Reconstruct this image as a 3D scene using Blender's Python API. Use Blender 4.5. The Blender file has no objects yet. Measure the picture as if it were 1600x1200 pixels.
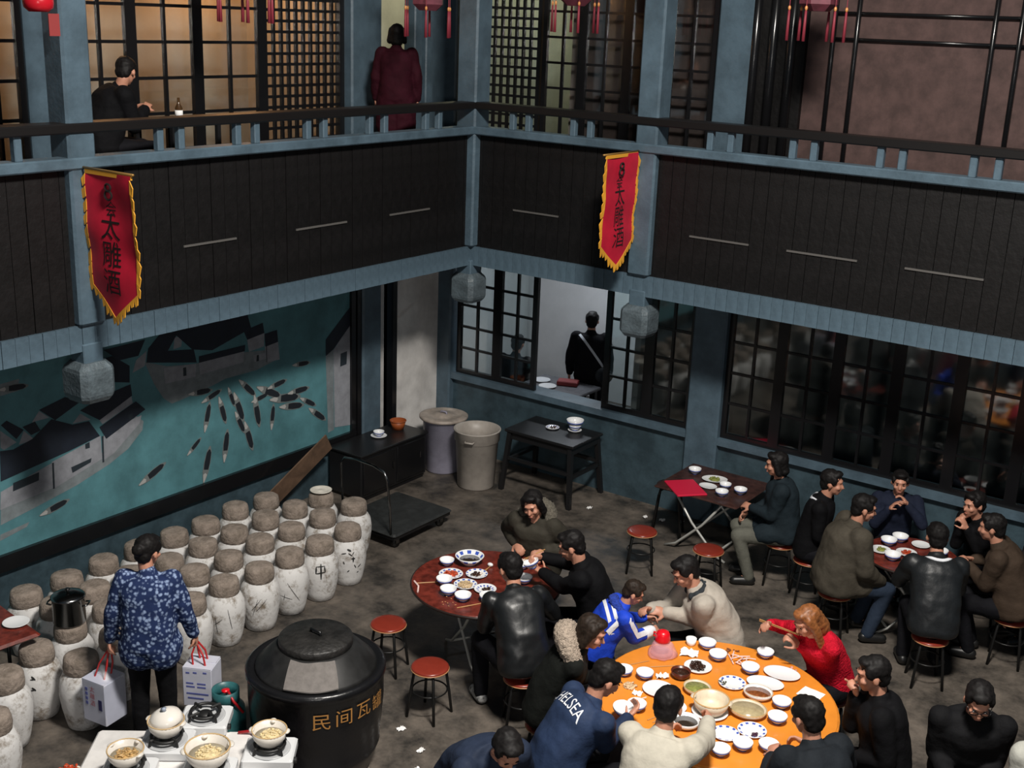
import bpy, bmesh, math, random
from mathutils import Vector, Matrix, Quaternion, noise
from mathutils.bvhtree import BVHTree
random.seed(7)
R = math.radians
S = bpy.context.scene
COL = S.collection
V = Vector

# ------------------------------------------------------------------ camera
def make_camera():
    pitch, roll, yaw = R(16.94), R(2.214), R(125.35)
    f = V((math.cos(pitch)*math.cos(yaw), math.cos(pitch)*math.sin(yaw), -math.sin(pitch)))
    r = V((math.sin(yaw), -math.cos(yaw), 0)); u = r.cross(f)
    c, s = math.cos(roll), math.sin(roll)
    r2, u2 = c*r + s*u, -s*r + c*u
    cam = bpy.data.cameras.new('camera'); o = bpy.data.objects.new('camera', cam); COL.objects.link(o)
    m = Matrix((r2, u2, -f)).transposed().to_4x4(); m.translation = V((0, 0, 5.6)); o.matrix_world = m
    cam.sensor_width = 36; cam.lens = 1887/1600*36; cam.clip_end = 200
    S.camera = o
make_camera()

# ------------------------------------------------------------------ sky, lamps, exposure
w = bpy.data.worlds.new('dusk_sky'); S.world = w; w.use_nodes = True
bg = w.node_tree.nodes['Background']; bg.inputs[0].default_value = (0.30, 0.46, 0.62, 1); bg.inputs[1].default_value = 0.10
def area(name, loc, target, power, size, col, sy=None):
    l = bpy.data.lights.new(name, 'AREA'); l.energy = power; l.size = size; l.color = col
    if sy: l.shape = 'RECTANGLE'; l.size_y = sy
    o = bpy.data.objects.new(name, l); COL.objects.link(o); o.location = loc
    o.rotation_euler = (V(target)-V(loc)).to_track_quat('-Z', 'Y').to_euler(); return o
def point(name, loc, power, col, r=.1):
    l = bpy.data.lights.new(name, 'POINT'); l.energy = power; l.color = col; l.shadow_soft_size = r
    o = bpy.data.objects.new(name, l); COL.objects.link(o); o.location = loc; return o
area('courtyard_roof_lamp_offscreen', (-1.6, 4.6, 9.2), (-4.2, 6.6, 0), 1250, 1.6, (1, .95, .88), .8)
area('near_gallery_lamp_offscreen', (1.0, -.9, 5.3), (-5, 8, 1.5), 130, .5, (1, .95, .9))
S.view_settings.view_transform = 'Standard'; S.view_settings.look = 'None'
S.view_settings.exposure = 0.0; S.view_settings.gamma = 1.0; S.view_settings.use_curve_mapping = False

# ------------------------------------------------------------------ materials
MATS = {}
def mat(name, col, rough=.6, metal=0., var=0., vscale=6., bump=0., bscale=30., spec=.5, emit=None, col2=None, coat=0., stretch=None):
    if name in MATS: return MATS[name]
    m = bpy.data.materials.new(name); m.use_nodes = True; nt = m.node_tree; b = nt.nodes['Principled BSDF']
    b.inputs['Roughness'].default_value = rough; b.inputs['Metallic'].default_value = metal
    b.inputs['Specular IOR Level'].default_value = spec; b.inputs['Coat Weight'].default_value = coat
    b.inputs['Base Color'].default_value = (*col, 1)
    src = None
    if var or bump or col2:
        tc = nt.nodes.new('ShaderNodeTexCoord'); src = tc.outputs['Object']
        if stretch:
            mp = nt.nodes.new('ShaderNodeMapping'); mp.inputs['Scale'].default_value = stretch
            nt.links.new(src, mp.inputs[0]); src = mp.outputs[0]
    if var or col2:
        n = nt.nodes.new('ShaderNodeTexNoise'); n.inputs['Scale'].default_value = vscale; n.inputs['Detail'].default_value = 6; n.inputs['Roughness'].default_value = .65
        nt.links.new(src, n.inputs['Vector'])
        cr = nt.nodes.new('ShaderNodeValToRGB'); c2 = col2 or tuple(c*(1-var) for c in col); c1 = col if col2 else tuple(min(1, c*(1+var)) for c in col)
        cr.color_ramp.elements[0].color = (*c2, 1); cr.color_ramp.elements[1].color = (*c1, 1)
        cr.color_ramp.elements[0].position = .36; cr.color_ramp.elements[1].position = .64
        nt.links.new(n.outputs[0], cr.inputs[0]); nt.links.new(cr.outputs[0], b.inputs['Base Color'])
    if bump:
        n2 = nt.nodes.new('ShaderNodeTexNoise'); n2.inputs['Scale'].default_value = bscale; n2.inputs['Detail'].default_value = 4
        nt.links.new(src, n2.inputs['Vector'])
        bp = nt.nodes.new('ShaderNodeBump'); bp.inputs['Strength'].default_value = bump; bp.inputs['Distance'].default_value = .02
        nt.links.new(n2.outputs[0], bp.inputs['Height']); nt.links.new(bp.outputs[0], b.inputs['Normal'])
    if emit:
        b.inputs['Emission Color'].default_value = (*emit[0], 1); b.inputs['Emission Strength'].default_value = emit[1]
    MATS[name] = m; return m
def glass_mat(name, tint=(.9, .95, .95), gloss=.12, rough=.05):
    m = bpy.data.materials.new(name); m.use_nodes = True; nt = m.node_tree; nt.nodes.clear()
    o = nt.nodes.new('ShaderNodeOutputMaterial'); mx = nt.nodes.new('ShaderNodeMixShader'); t = nt.nodes.new('ShaderNodeBsdfTransparent'); g = nt.nodes.new('ShaderNodeBsdfGlossy')
    t.inputs[0].default_value = (*tint, 1); g.inputs['Roughness'].default_value = rough; mx.inputs[0].default_value = gloss
    nt.links.new(t.outputs[0], mx.inputs[1]); nt.links.new(g.outputs[0], mx.inputs[2]); nt.links.new(mx.outputs[0], o.inputs[0])
    MATS[name] = m; return m
def plate_mat(name, r0, r1, n, blue=(.05, .10, .45)):
    """white porcelain with a ring of blue dabs between two radii (object space)"""
    m = mat(name, (.82, .83, .84), .18); nt = m.node_tree; b = nt.nodes['Principled BSDF']
    tc = nt.nodes.new('ShaderNodeTexCoord'); sx = nt.nodes.new('ShaderNodeSeparateXYZ'); nt.links.new(tc.outputs['Object'], sx.inputs[0])
    def M(op, a, bb=None):
        x = nt.nodes.new('ShaderNodeMath'); x.operation = op
        for i, q in enumerate((a, bb)):
            if q is None: continue
            if isinstance(q, (int, float)): x.inputs[i].default_value = q
            else: nt.links.new(q, x.inputs[i])
        return x.outputs[0]
    rad = M('SQRT', M('ADD', M('MULTIPLY', sx.outputs[0], sx.outputs[0]), M('MULTIPLY', sx.outputs[1], sx.outputs[1])))
    ang = M('ARCTAN2', sx.outputs[1], sx.outputs[0])
    band = M('MULTIPLY', M('GREATER_THAN', rad, r0), M('LESS_THAN', rad, r1))
    dash = M('GREATER_THAN', M('SINE', M('MULTIPLY', ang, n)), .1)
    fac = M('MULTIPLY', band, dash)
    mx = nt.nodes.new('ShaderNodeMix'); mx.data_type = 'RGBA'
    mx.inputs[6].default_value = (.82, .83, .84, 1); mx.inputs[7].default_value = (*blue, 1)
    nt.links.new(fac, mx.inputs[0]); nt.links.new(mx.outputs[2], b.inputs['Base Color']); return m

M_blue = mat('blue_grey_paint', (.072, .112, .145), .42, var=.22, vscale=3, bump=.15, bscale=25)
M_wallpaint = mat('scuffed_teal_wall', (.040, .068, .085), .45, var=.3, vscale=3.5, bump=.2, bscale=12)
M_fascia = mat('black_brown_wood', (.0045, .0040, .0042), .55, var=.4, vscale=5, bump=.2, bscale=20, spec=.35)
M_blackwood = mat('black_lacquer', (.008, .008, .009), .22, spec=.5)
M_rail = mat('dark_handrail', (.008, .007, .007), .4, spec=.4)
M_timber = mat('dark_timber', (.05, .042, .036), .7, var=.3, vscale=4)
M_plaster = mat('grey_plaster', (.30, .29, .28), .9, var=.1, vscale=3)
M_glass = glass_mat('window_glass')
M_white = mat('white_plaster', (.62, .60, .58), .85, var=.18, vscale=2.2)

# ------------------------------------------------------------------ mesh helpers
class MB:
    def __init__(s): s.v = []; s.f = []
    def add(s, vs, fs):
        n = len(s.v); s.v += [tuple(p) for p in vs]; s.f += [tuple(i+n for i in q) for q in fs]; return s
    def box(s, a, b, mtx=None):
        (x0, y0, z0), (x1, y1, z1) = a, b
        p = [V(q) for q in ((x0,y0,z0),(x1,y0,z0),(x1,y1,z0),(x0,y1,z0),(x0,y0,z1),(x1,y0,z1),(x1,y1,z1),(x0,y1,z1))]
        if mtx: p = [mtx @ q for q in p]
        return s.add(p, [(0,3,2,1),(4,5,6,7),(0,1,5,4),(1,2,6,5),(2,3,7,6),(3,0,4,7)])
    def bev(s, a, b, c=.01):
        """box with chamfered vertical and horizontal edges"""
        (x0, y0, z0), (x1, y1, z1) = a, b
        rings = []
        for z, i in ((z0, c), (z0+c, 0), (z1-c, 0), (z1, c)):
            X0, X1, Y0, Y1 = x0+i, x1-i, y0+i, y1-i
            rings.append([(X0+c,Y0,z),(X1-c,Y0,z),(X1,Y0+c,z),(X1,Y1-c,z),(X1-c,Y1,z),(X0+c,Y1,z),(X0,Y1-c,z),(X0,Y0+c,z)])
        return s.loft(rings)
    def loft(s, rings, caps=True, closed=False):
        n = len(rings[0]); vs = [p for r_ in rings for p in r_]; fs = []
        for k in range(len(rings)-1):
            for i in range(n): j = (i+1) % n; fs.append((k*n+i, k*n+j, (k+1)*n+j, (k+1)*n+i))
        if closed:
            k = len(rings)-1
            for i in range(n): j = (i+1) % n; fs.append((k*n+i, k*n+j, j, i))
        elif caps: fs.append(tuple(range(n-1, -1, -1))); fs.append(tuple((len(rings)-1)*n+i for i in range(n)))
        return s.add(vs, fs)
    def tube(s, p0, p1, r0, r1=None, n=10): return s.path([p0, p1], r0, n, r1)
    def path(s, pts, r, n=8, r1=None, closed=False):
        pts = [V(p) for p in pts]; rings = []; L = len(pts); up = None
        for i, p in enumerate(pts):
            a = pts[i-1] if (i > 0 or closed) else p; b = pts[(i+1) % L] if (i < L-1 or closed) else p
            t = (b-a).normalized()
            if up is None: up = t.orthogonal().normalized()
            up = (up - t*up.dot(t)); up = up.normalized() if up.length > 1e-6 else t.orthogonal().normalized()
            sd = t.cross(up); rr = r if r1 is None else r+(r1-r)*i/max(1, L-1)
            rings.append([p+(up*math.cos(2*math.pi*k/n)+sd*math.sin(2*math.pi*k/n))*rr for k in range(n)])
        return s.loft(rings, closed=closed)
    def lathe(s, prof, n=24, c=(0,0,0), sx=1., sy=1.):
        """profile (r,z) from bottom axis to top axis, closed if both ends at r=0"""
        rings = [[(c[0]+max(r_, 1e-4)*sx*math.cos(2*math.pi*k/n), c[1]+max(r_, 1e-4)*sy*math.sin(2*math.pi*k/n), c[2]+z) for k in range(n)] for r_, z in prof]
        return s.loft(rings)
    def ring(s, prof, n=24, c=(0,0,0), sx=1., sy=1.):
        """closed ring swept from a closed (r,z) profile"""
        rings = [[(c[0]+r_*sx*math.cos(2*math.pi*k/n), c[1]+r_*sy*math.sin(2*math.pi*k/n), c[2]+z) for k in range(n)] for r_, z in prof]
        return s.loft(rings, closed=True)
    def ell(s, c, rad, mtx=None, n=12, m=8):
        rings = []
        for j in range(m+1):
            t = -math.pi/2+math.pi*j/m; cr = max(math.cos(t), 1e-3); z = math.sin(t)
            ring = []
            for k in range(n):
                q = V((rad[0]*cr*math.cos(2*math.pi*k/n), rad[1]*cr*math.sin(2*math.pi*k/n), rad[2]*z))
                if mtx: q = mtx @ q
                ring.append(q+V(c))
            rings.append(ring)
        return s.loft(rings)
    def cap(s, p0, p1, r0, r1, n=10):
        s.ell(p0, (r0,)*3, n=n, m=6); s.ell(p1, (r1,)*3, n=n, m=6)
        if (V(p0)-V(p1)).length > 1e-4: s.tube(p0, p1, r0, r1, n)
        return s
    def mesh(s, name, m=None, smooth=False):
        me = bpy.data.meshes.new(name); me.from_pydata(s.v, [], s.f); me.update()
        if m: me.materials.append(m)
        if smooth: me.polygons.foreach_set('use_smooth', [True]*len(me.polygons))
        return me
    def build(s, name, m, parent=None, smooth=False, loc=(0,0,0), rz=0):
        return ob(name, s.mesh(name, m, smooth), parent, loc, rz)
def ob(name, me, parent=None, loc=(0,0,0), rz=0):
    o = bpy.data.objects.new(name, me); COL.objects.link(o); o.location = loc; o.rotation_euler = (0, 0, rz)
    if parent: o.parent = parent
    return o
def tag(o, label, cat, group=None, kind=None):
    o['label'] = label; o['category'] = cat
    if group: o['group'] = group
    if kind: o['kind'] = kind
    return o
def thing(name, label, cat, loc=(0,0,0), rz=0, group=None):
    o = ob(name, None, None, loc, rz); tag(o, label, cat, group); return o
def struct(o, label=None, cat=None):
    o['kind'] = 'structure'
    if label: o['label'] = label
    if cat: o['category'] = cat
    return o
def copy_tree(o, parent=None):
    c = o.copy(); COL.objects.link(c); c.parent = parent
    for ch in list(o.children): copy_tree(ch, c)
    return c
def dup(root, loc, rz=0, label=None, group=None):
    c = copy_tree(root); c.location = loc; c.rotation_euler = (0, 0, rz)
    if label: c['label'] = label
    if group: c['group'] = group
    return c
def sm(o, ang=40):
    me = o.data; me.polygons.foreach_set('use_smooth', [True]*len(me.polygons)); me.set_sharp_from_angle(angle=R(ang)); return o
# ------------------------------------------------------------------ setting: floor and walls
XL, YR = -9.7, 12.1          # wall planes under the galleries
XF, YF = -8.4, 10.9          # gallery front planes
Z2 = 3.8                     # gallery floor
m = mat('worn_concrete', (.105, .092, .078), .55, var=.0, bump=.35, bscale=9)
nt = m.node_tree; b = nt.nodes['Principled BSDF']
tc = nt.nodes.new('ShaderNodeTexCoord')
n1 = nt.nodes.new('ShaderNodeTexNoise'); n1.inputs['Scale'].default_value = 1.9; n1.inputs['Detail'].default_value = 9; n1.inputs['Roughness'].default_value = .7
cr = nt.nodes.new('ShaderNodeValToRGB'); nt.links.new(tc.outputs['Object'], n1.inputs[0]); nt.links.new(n1.outputs[0], cr.inputs[0])
e = cr.color_ramp.elements; e[0].position = .38; e[0].color = (.030, .027, .024, 1); e[1].position = .66; e[1].color = (.165, .137, .112, 1)
nt.links.new(cr.outputs[0], b.inputs['Base Color'])
cr2 = nt.nodes.new('ShaderNodeMapRange'); nt.links.new(n1.outputs[0], cr2.inputs[0]); cr2.inputs[1].default_value = .35; cr2.inputs[2].default_value = .6; cr2.inputs[3].default_value = .45; cr2.inputs[4].default_value = .7
nt.links.new(cr2.outputs[0], b.inputs['Roughness'])
struct(MB().box((-13, -3, -.2), (5, 17, 0)).build('floor', m), 'dark worn concrete courtyard floor with stains', 'floor')

struct(MB().box((XL-.3, -2, 0), (XL, 10.43, 2.9)).build('wall_left', M_wallpaint))
struct(MB().box((XL-.25, 11.0, 0), (XL-.05, 12.0, 2.9)).build('wall_back', M_white))
struct(MB().box((-11.6, 10.3, 0), (-11.5, 12.3, 2.9)).build('wall_corridor', M_plaster))
# right wall: parapet, sill, header
struct(MB().box((-9.78, YR, 0), (3, YR+.2, 1.0)).build('wall_right', M_wallpaint))
struct(MB().box((-9.6, YR-.07, .98), (3, YR+.22, 1.06)).build('trim_1', M_blue))
struct(MB().box((-9.6, YR, 2.62), (3, YR+.2, 3.5)).build('trim_2', M_blue))

# columns that run through both floors along the back wall
def column(x0, y0, x1, y1, z0, z1, label, m=M_blue):
    o = MB().bev((x0, y0, z0), (x1, y1, z1), .02).build('column', m); struct(o, label, 'column'); return o
column(-6.04, YR-.085, -5.63, YR+.22, 0, 6.7, 'blue grey column between the ground floor windows of right wall')
column(-9.80, YR-.1, -9.54, YR+.2, 0, 6.7, 'blue grey corner column beside the white wall panel', M_blue)
column(XL-.2, 10.43, XL+.08, 10.76, 0, 3.5, 'dark teal column at the end of the harbour mural', M_blue)
column(XL-.15, 10.22, XL+.1, 10.72, Z2, 6.7, 'broad blue grey upstairs column beside the woman in dark red')
for y in (10.36, 11.0): struct(MB().box((XL-.1, y, 0), (XL+.05, y+.08, 2.9)).build('trim_3', M_blackwood))

# gallery floors, soffits and roofs
struct(MB().box((XL-.3, -2, Z2-.25), (XF-.02, YR, Z2)).build('gallery_floor', M_fascia), 'dark wooden floor of left gallery', 'floor')
struct(MB().box((XF-.02, YF+.02, Z2-.25), (3, YR+.1, Z2)).build('gallery_floor', M_fascia), 'dark wooden floor of right gallery', 'floor')
struct(MB().box((XL-.3, -2, 2.9), (XF-.02, YR, 2.95)).build('ceiling', M_timber))
struct(MB().box((XF-.02, YF+.02, 2.9), (3, YR+.1, 2.95)).build('ceiling', M_timber))
struct(MB().box((-13, -2, 6.7), (XF+.25, 15, 6.8)).build('ceiling', M_timber))
struct(MB().box((XF+.25, YF-.25, 6.7), (3, 15, 6.8)).build('ceiling', M_timber))

# fascia of vertical boards + teal slatted band, one board = one part
def boarded(name, label, axis, a0, a1, z0, z1, step, face, th, mt, gap):
    root = ob(name, None); struct(root, label, 'balcony')
    n = int(round((a1-a0)/step)); step = (a1-a0)/n; me = {}
    backing = MB()
    if axis == 'x': backing.box((face-th, a0, z0+.003), (face-th*.55, a1, z1-.003))
    else: backing.box((a0, face+th*.55, z0+.003), (a1, face+th, z1-.003))
    backing.build('backing', M_fascia, root)
    for k in range(n):
        j = k % 3; d = (0, .004, .002)[j]
        if j not in me:
            q = MB()
            if axis == 'x': q.box((-th*.6, gap/2, z0), (d, step-gap/2, z1))
            else: q.box((gap/2, -d, z0), (step-gap/2, th*.6, z1))
            me[j] = q.mesh('board', mt)
        ob('board', me[j], root, (face, a0+k*step, 0) if axis == 'x' else (a0+k*step, face, 0))
    return root
YN = 2.0
boarded('gallery_fascia', 'black brown boarded gallery front above the harbour mural', 'x', YN, YF, 3.06, 4.34, .15, XF, .05, M_fascia, .006)
boarded('gallery_fascia', 'black brown boarded gallery front above the ground floor windows', 'y', XF, 1.5, 3.06, 4.34, .15, YF, .05, M_fascia, .006)
boarded('gallery_band', 'blue grey slatted band below the left gallery front', 'x', YN, YF-.03, 2.84, 3.06, .12, XF+.03, .08, M_blue, .004)
boarded('gallery_band', 'blue grey slatted band below the right gallery front', 'y', XF+.03, 1.5, 2.84, 3.06, .12, YF-.03, .08, M_blue, .004)
# pale battens on the fascia
M_bat = mat('worn_batten', (.10, .095, .09), .5)
for i, (a0, a1, z) in enumerate(((6.8, 7.4, 3.56), (8.15, 8.85, 3.55), (9.5, 10.15, 3.55))):
    struct(MB().box((XF, a0, z), (XF+.015, a1, z+.018)).build('trim_4', M_bat))
for i, (a0, a1) in enumerate(((-5.6, -4.95), (-4.55, -3.85), (-3.4, -2.7), (-7.8, -7.2))):
    struct(MB().box((a0, YF-.015, 3.53), (a1, YF, 3.548)).build('trim_4', M_bat))

# railings
def railing(label, axis, a0, a1, bal):
    root = ob('balcony_railing', None); tag(root, label, 'railing')
    def bx(d0, d1, z0, z1, c=.012):
        q = MB()
        if axis == 'x': q.bev((XF+d0, a0, z0), (XF+d1, a1, z1), c)
        else: q.bev((a0, YF-d1, z0), (a1, YF-d0, z1), c)
        return q
    bx(-.10, .10, 4.60, 4.68).build('handrail', M_rail, root)
    bx(-.08, .10, 4.325, 4.415).build('lower_rail', M_blue, root)
    me = MB().bev((-.033, -.033, 4.41), (.033, .033, 4.61), .008).mesh('baluster', M_blue)
    for a in bal: ob('baluster', me, root, (XF+.03, a, 0) if axis == 'x' else (a, YF-.03, 0))
railing('dark handrail on paired blue balusters along the left gallery', 'x', YN, YF-.0, [3.52, 3.74, 4.39, 4.61, 5.04, 5.26, 6.57, 6.79, 7.42, 7.64, 8.29, 8.51, 9.16, 9.38, 10.03, 10.25])
railing('dark handrail on paired blue balusters along the right gallery', 'y', XF+.0, 1.5, [-7.83, -7.62, -7.04, -6.83, -5.44, -5.22, -4.58, -4.37, -3.74, -3.54, -2.92, -2.71, -2.05, -1.84, -1.2, -1.0])
# front posts with hanging carved ends
def post(x, y, w, label):
    root = ob('gallery_post', None, None, (x, y, 0)); struct(root, label, 'post')
    h = w/2
    MB().bev((-h, -h, 3.06), (h, h, 6.7), .02).build('shaft', M_blue, root)
    MB().bev((-h*.75, -h*.75, 2.7), (h*.75, h*.75, 2.9), .01).build('neck', M_blue, root)
    q = MB(); a = .165
    rings = []
    for z, s in ((2.40, .78), (2.44, .95), (2.47, 1), (2.66, 1), (2.69, .96), (2.74, .7)):
        t = a*s; c = t*.28
        rings.append([(t-c,-t,z),(t,-t+c,z),(t,t-c,z),(t-c,t,z),(-t+c,t,z),(-t,t-c,z),(-t,-t+c,z),(-t+c,-t,z)])
    q.loft(rings).build('carved_end', mat('weathered_blue_paint', (.085, .11, .125), .5, var=.3, vscale=9, bump=.4, bscale=40), root)
post(XF-.045, 5.80, .25, 'blue grey gallery post with carved hanging end beside the left banner')
post(XF-.03, YF+.03, .27, 'blue grey corner post of the gallery with carved hanging end')
post(-6.14, YF+.045, .25, 'blue grey gallery post with carved hanging end beside the right banner')

# ------------------------------------------------------------------ windows
WN = [0]
def window(axis, face, a0, a1, z0, z1, cols, rows, fw=.05, bw=.022, dep=.05, pane=M_glass, each=True, glaze=True, skip=None):
    WN[0] += 1
    root = ob('window_%d' % WN[0], None); struct(root)
    def bx(A0, A1, Z0, Z1, d0=0., d1=None):
        d1 = dep if d1 is None else d1; q = MB()
        return q.box((face-d1, A0, Z0), (face-d0, A1, Z1)) if axis == 'x' else q.box((A0, face+d0, Z0), (A1, face+d1, Z1))
    for A0, A1, Z0, Z1 in ((a0, a0+fw, z0, z1), (a1-fw, a1, z0, z1), (a0+fw, a1-fw, z0, z0+fw), (a0+fw, a1-fw, z1-fw, z1)):
        bx(A0, A1, Z0, Z1).build('frame', M_blackwood, root)
    i0, i1, j0, j1 = a0+fw, a1-fw, z0+fw, z1-fw; cw = (i1-i0)/cols; rh = (j1-j0)/rows
    for k in range(1, cols): bx(i0+k*cw-bw/2, i0+k*cw+bw/2, j0, j1, .006, dep-.006).build('glazing_bar', M_blackwood, root)
    for k in range(1, rows): bx(i0, i1, j0+k*rh-bw/2, j0+k*rh+bw/2, .009, dep-.009).build('glazing_bar', M_blackwood, root)
    if not glaze: return root
    if not each: bx(i0, i1, j0, j1, dep*.5, dep*.5+.004).build('pane', pane, root); return root
    q = MB(); t = dep*.5
    if axis == 'x': q.box((-t-.004, 0, 0), (-t, cw, rh))
    else: q.box((0, t, 0), (cw, t+.004, rh))
    me = q.mesh('pane', pane)
    for i in range(cols):
        for j in range(rows):
            ob('pane', me, root, (face, i0+i*cw, j0+j*rh) if axis == 'x' else (i0+i*cw, face, j0+j*rh))
    return root
ZU0, ZU1 = 4.18, 6.3
# upstairs left: warm lit rooms behind two-pane sashes, then a fine lattice
for a0, a1 in ((5.15, 5.72), (5.72, 6.24), (6.68, 7.36), (7.36, 8.14), (8.14, 8.98)): window('x', XL, a0, a1, ZU0, ZU1, 2, 6, .06, .03)
window('x', XL, 8.98, 10.2, ZU0, ZU1, 10, 18, .07, .03, each=False)
# upstairs right
window('y', YR, -9.2, -8.36, ZU0, ZU1, 7, 18, .05, .03, each=False)
for a0, a1 in ((-8.33, -7.78), (-7.78, -7.18), (-7.18, -6.66), (-6.66, -6.08)): window('y', YR, a0, a1, ZU0, ZU1, 2, 7, .055, .028)
# lower right
window('y', YR, -9.5, -8.86, 1.06, 2.62, 2, 5, .06, .03)
window('y', YR, -8.86, -8.24, 1.06, 2.62, 2, 5, .07, .03)
window('y', YR, -7.24, -6.62, 1.06, 2.62, 2, 4, .07, .03)
window('y', YR, -6.62, -6.04, 1.06, 2.62, 2, 4, .06, .03)
x = -5.63
while x < -.5:
    window('y', YR, x, x+.64, 1.06, 2.62, 2, 4, .06, .028); x += .64
# upstairs sill walls under the windows
for q in (MB().box((XL-.2, -2, Z2), (XL-.001, 10.22, ZU0)), MB().box((-9.54, YR+.001, Z2), (-5.1, YR+.2, ZU0))): struct(q.build('wall_upper', M_fascia))
for q in (MB().box((XL-.2, -2, ZU1), (XL-.001, 12.1, 6.7)), MB().box((-9.54, YR+.001, ZU1), (-5.1, YR+.2, 6.7))): struct(q.build('wall_upper', M_fascia))
struct(MB().box((XL-.2, -2, ZU0), (XL-.001, 5.15, ZU1)).build('wall_upper', M_fascia))
struct(MB().box((XL-.1, 6.24, ZU0), (XL+.02, 6.68, ZU1)).build('wall_upper', M_blue))
# doorway of the corner room upstairs
for y in (11.34, 11.55): struct(MB().bev((XL-.12, y, Z2), (XL+.06, y+.14, 6.3), .015).build('door_frame', M_blue), 'dark teal upstairs door post in gallery corner', 'door frame')
struct(MB().box((XL-.1, 11.69, Z2), (XL, 12.02, 6.3)).build('wall_upper', M_blue))
# upstairs right end: black posts and a screen of brown cloth with thin lacquer bars
for xx in (-5.62, -5.42, -5.22): struct(MB().tube((xx, YR-.04, Z2), (xx, YR-.04, 6.7), .05, n=14).build('lacquer_post', M_blackwood, smooth=True), 'glossy black upright post beside the brown screen upstairs', 'post')
struct(MB().box((-5.63, YR+.04, Z2), (-5.1, YR+.2, 6.7)).build('wall_upper', M_fascia))
struct(MB().box((-5.1, YR+.1, Z2), (2.0, YR+.16, 6.7)).build('wall_screen', mat('brown_cloth', (.075, .043, .039), .8, var=.3, vscale=5)))
scr = ob('screen_frame', None); tag(scr, 'thin black lacquered frame over the brown upstairs screen', 'screen')
for xx in (-4.82, -4.58, -3.26, -3.02, -1.6, -1.36): MB().tube((xx, YR+.06, Z2), (xx, YR+.06, 6.7), .025, n=12).build('upright', M_blackwood, scr, True)
for xa, xb in ((-4.82, -3.02), (-3.02, -1.36)):
    for z in (4.55, 5.5, 5.75): MB().tube((xa, YR+.07, z), (xb, YR+.07, z), .017, n=8).build('crossbar', M_blackwood, scr, True)

# rooms behind the windows
M_warm = mat('cream_room_wall', (.46, .42, .37), .9, var=.08, vscale=2)
M_brown = mat('brown_room_wall', (.30, .22, .2), .9)
M_pale = mat('pale_room_wall', (.54, .53, .50), .9, var=.08, vscale=3)
M_inner = mat('white_room_wall', (.62, .62, .62), .9, var=.05, vscale=2)
struct(MB().box((-11.4, 2, Z2), (-11.3, 10.3, 6.7)).build('wall_room', M_warm))
struct(MB().box((-11.4, 10.22, Z2), (XL-.16, 10.3, 6.7)).build('wall_room', M_warm))
struct(MB().box((-11.4, -2, Z2-.1), (XL-.2, 15, Z2-.01)).build('floor_room', M_timber))
struct(MB().box((-11.4, 10.3, Z2), (-11.3, 14.2, 6.7)).build('wall_room', M_pale))
struct(MB().box((-11.4, 14.2, Z2), (-8.0, 14.3, 6.7)).build('wall_room', M_pale))
struct(MB().box((-8.06, YR+.22, Z2), (-7.98, 14.3, 6.7)).build('wall_room', M_brown))
struct(MB().box((-8.0, YR+.24, Z2), (-5.0, YR+.28, 6.7)).build('wall_curtain', mat('brown_cloth', ())))
struct(MB().box((-9.5, YR+.2, Z2-.1), (3, 15, Z2-.01)).build('floor_room', M_timber))
point('upstairs_left_room_lamp_offscreen', (-10.5, 7.6, 6.0), 38, (1, .46, .19), .25)
point('upstairs_left_room_lamp_2_offscreen', (-10.5, 5.4, 6.0), 30, (1, .46, .19), .25)
point('upstairs_left_room_lamp_3_offscreen', (-10.6, 9.4, 6.0), 46, (1, .46, .19), .25)
point('corner_room_lamp_offscreen', (-9.9, 13.0, 6.2), 42, (1, .96, .62), .25)
# ground floor rooms
struct(MB().box((-10.6, 15.3, 0), (-7.0, 15.4, 3.4)).build('wall_room', M_inner))
struct(MB().box((-10.7, YR+.2, 0), (-10.6, 15.4, 3.4)).build('wall_room', M_inner))
struct(MB().box((-7.02, YR+.35, 0), (-6.94, 15.4, 3.4)).build('wall_room', M_plaster))
struct(MB().box((-7.0, 15.3, 0), (3, 15.4, 3.4)).build('wall_room', M_plaster))
struct(MB().box((-10.7, YR+.2, 3.0), (3, 15.4, 3.1)).build('ceiling', M_timber))
area('ground_room_lamp', (-8.7, 13.9, 2.95), (-8.7, 14.2, 0), 34, 1.0, (.85, .92, 1), .3)

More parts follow.
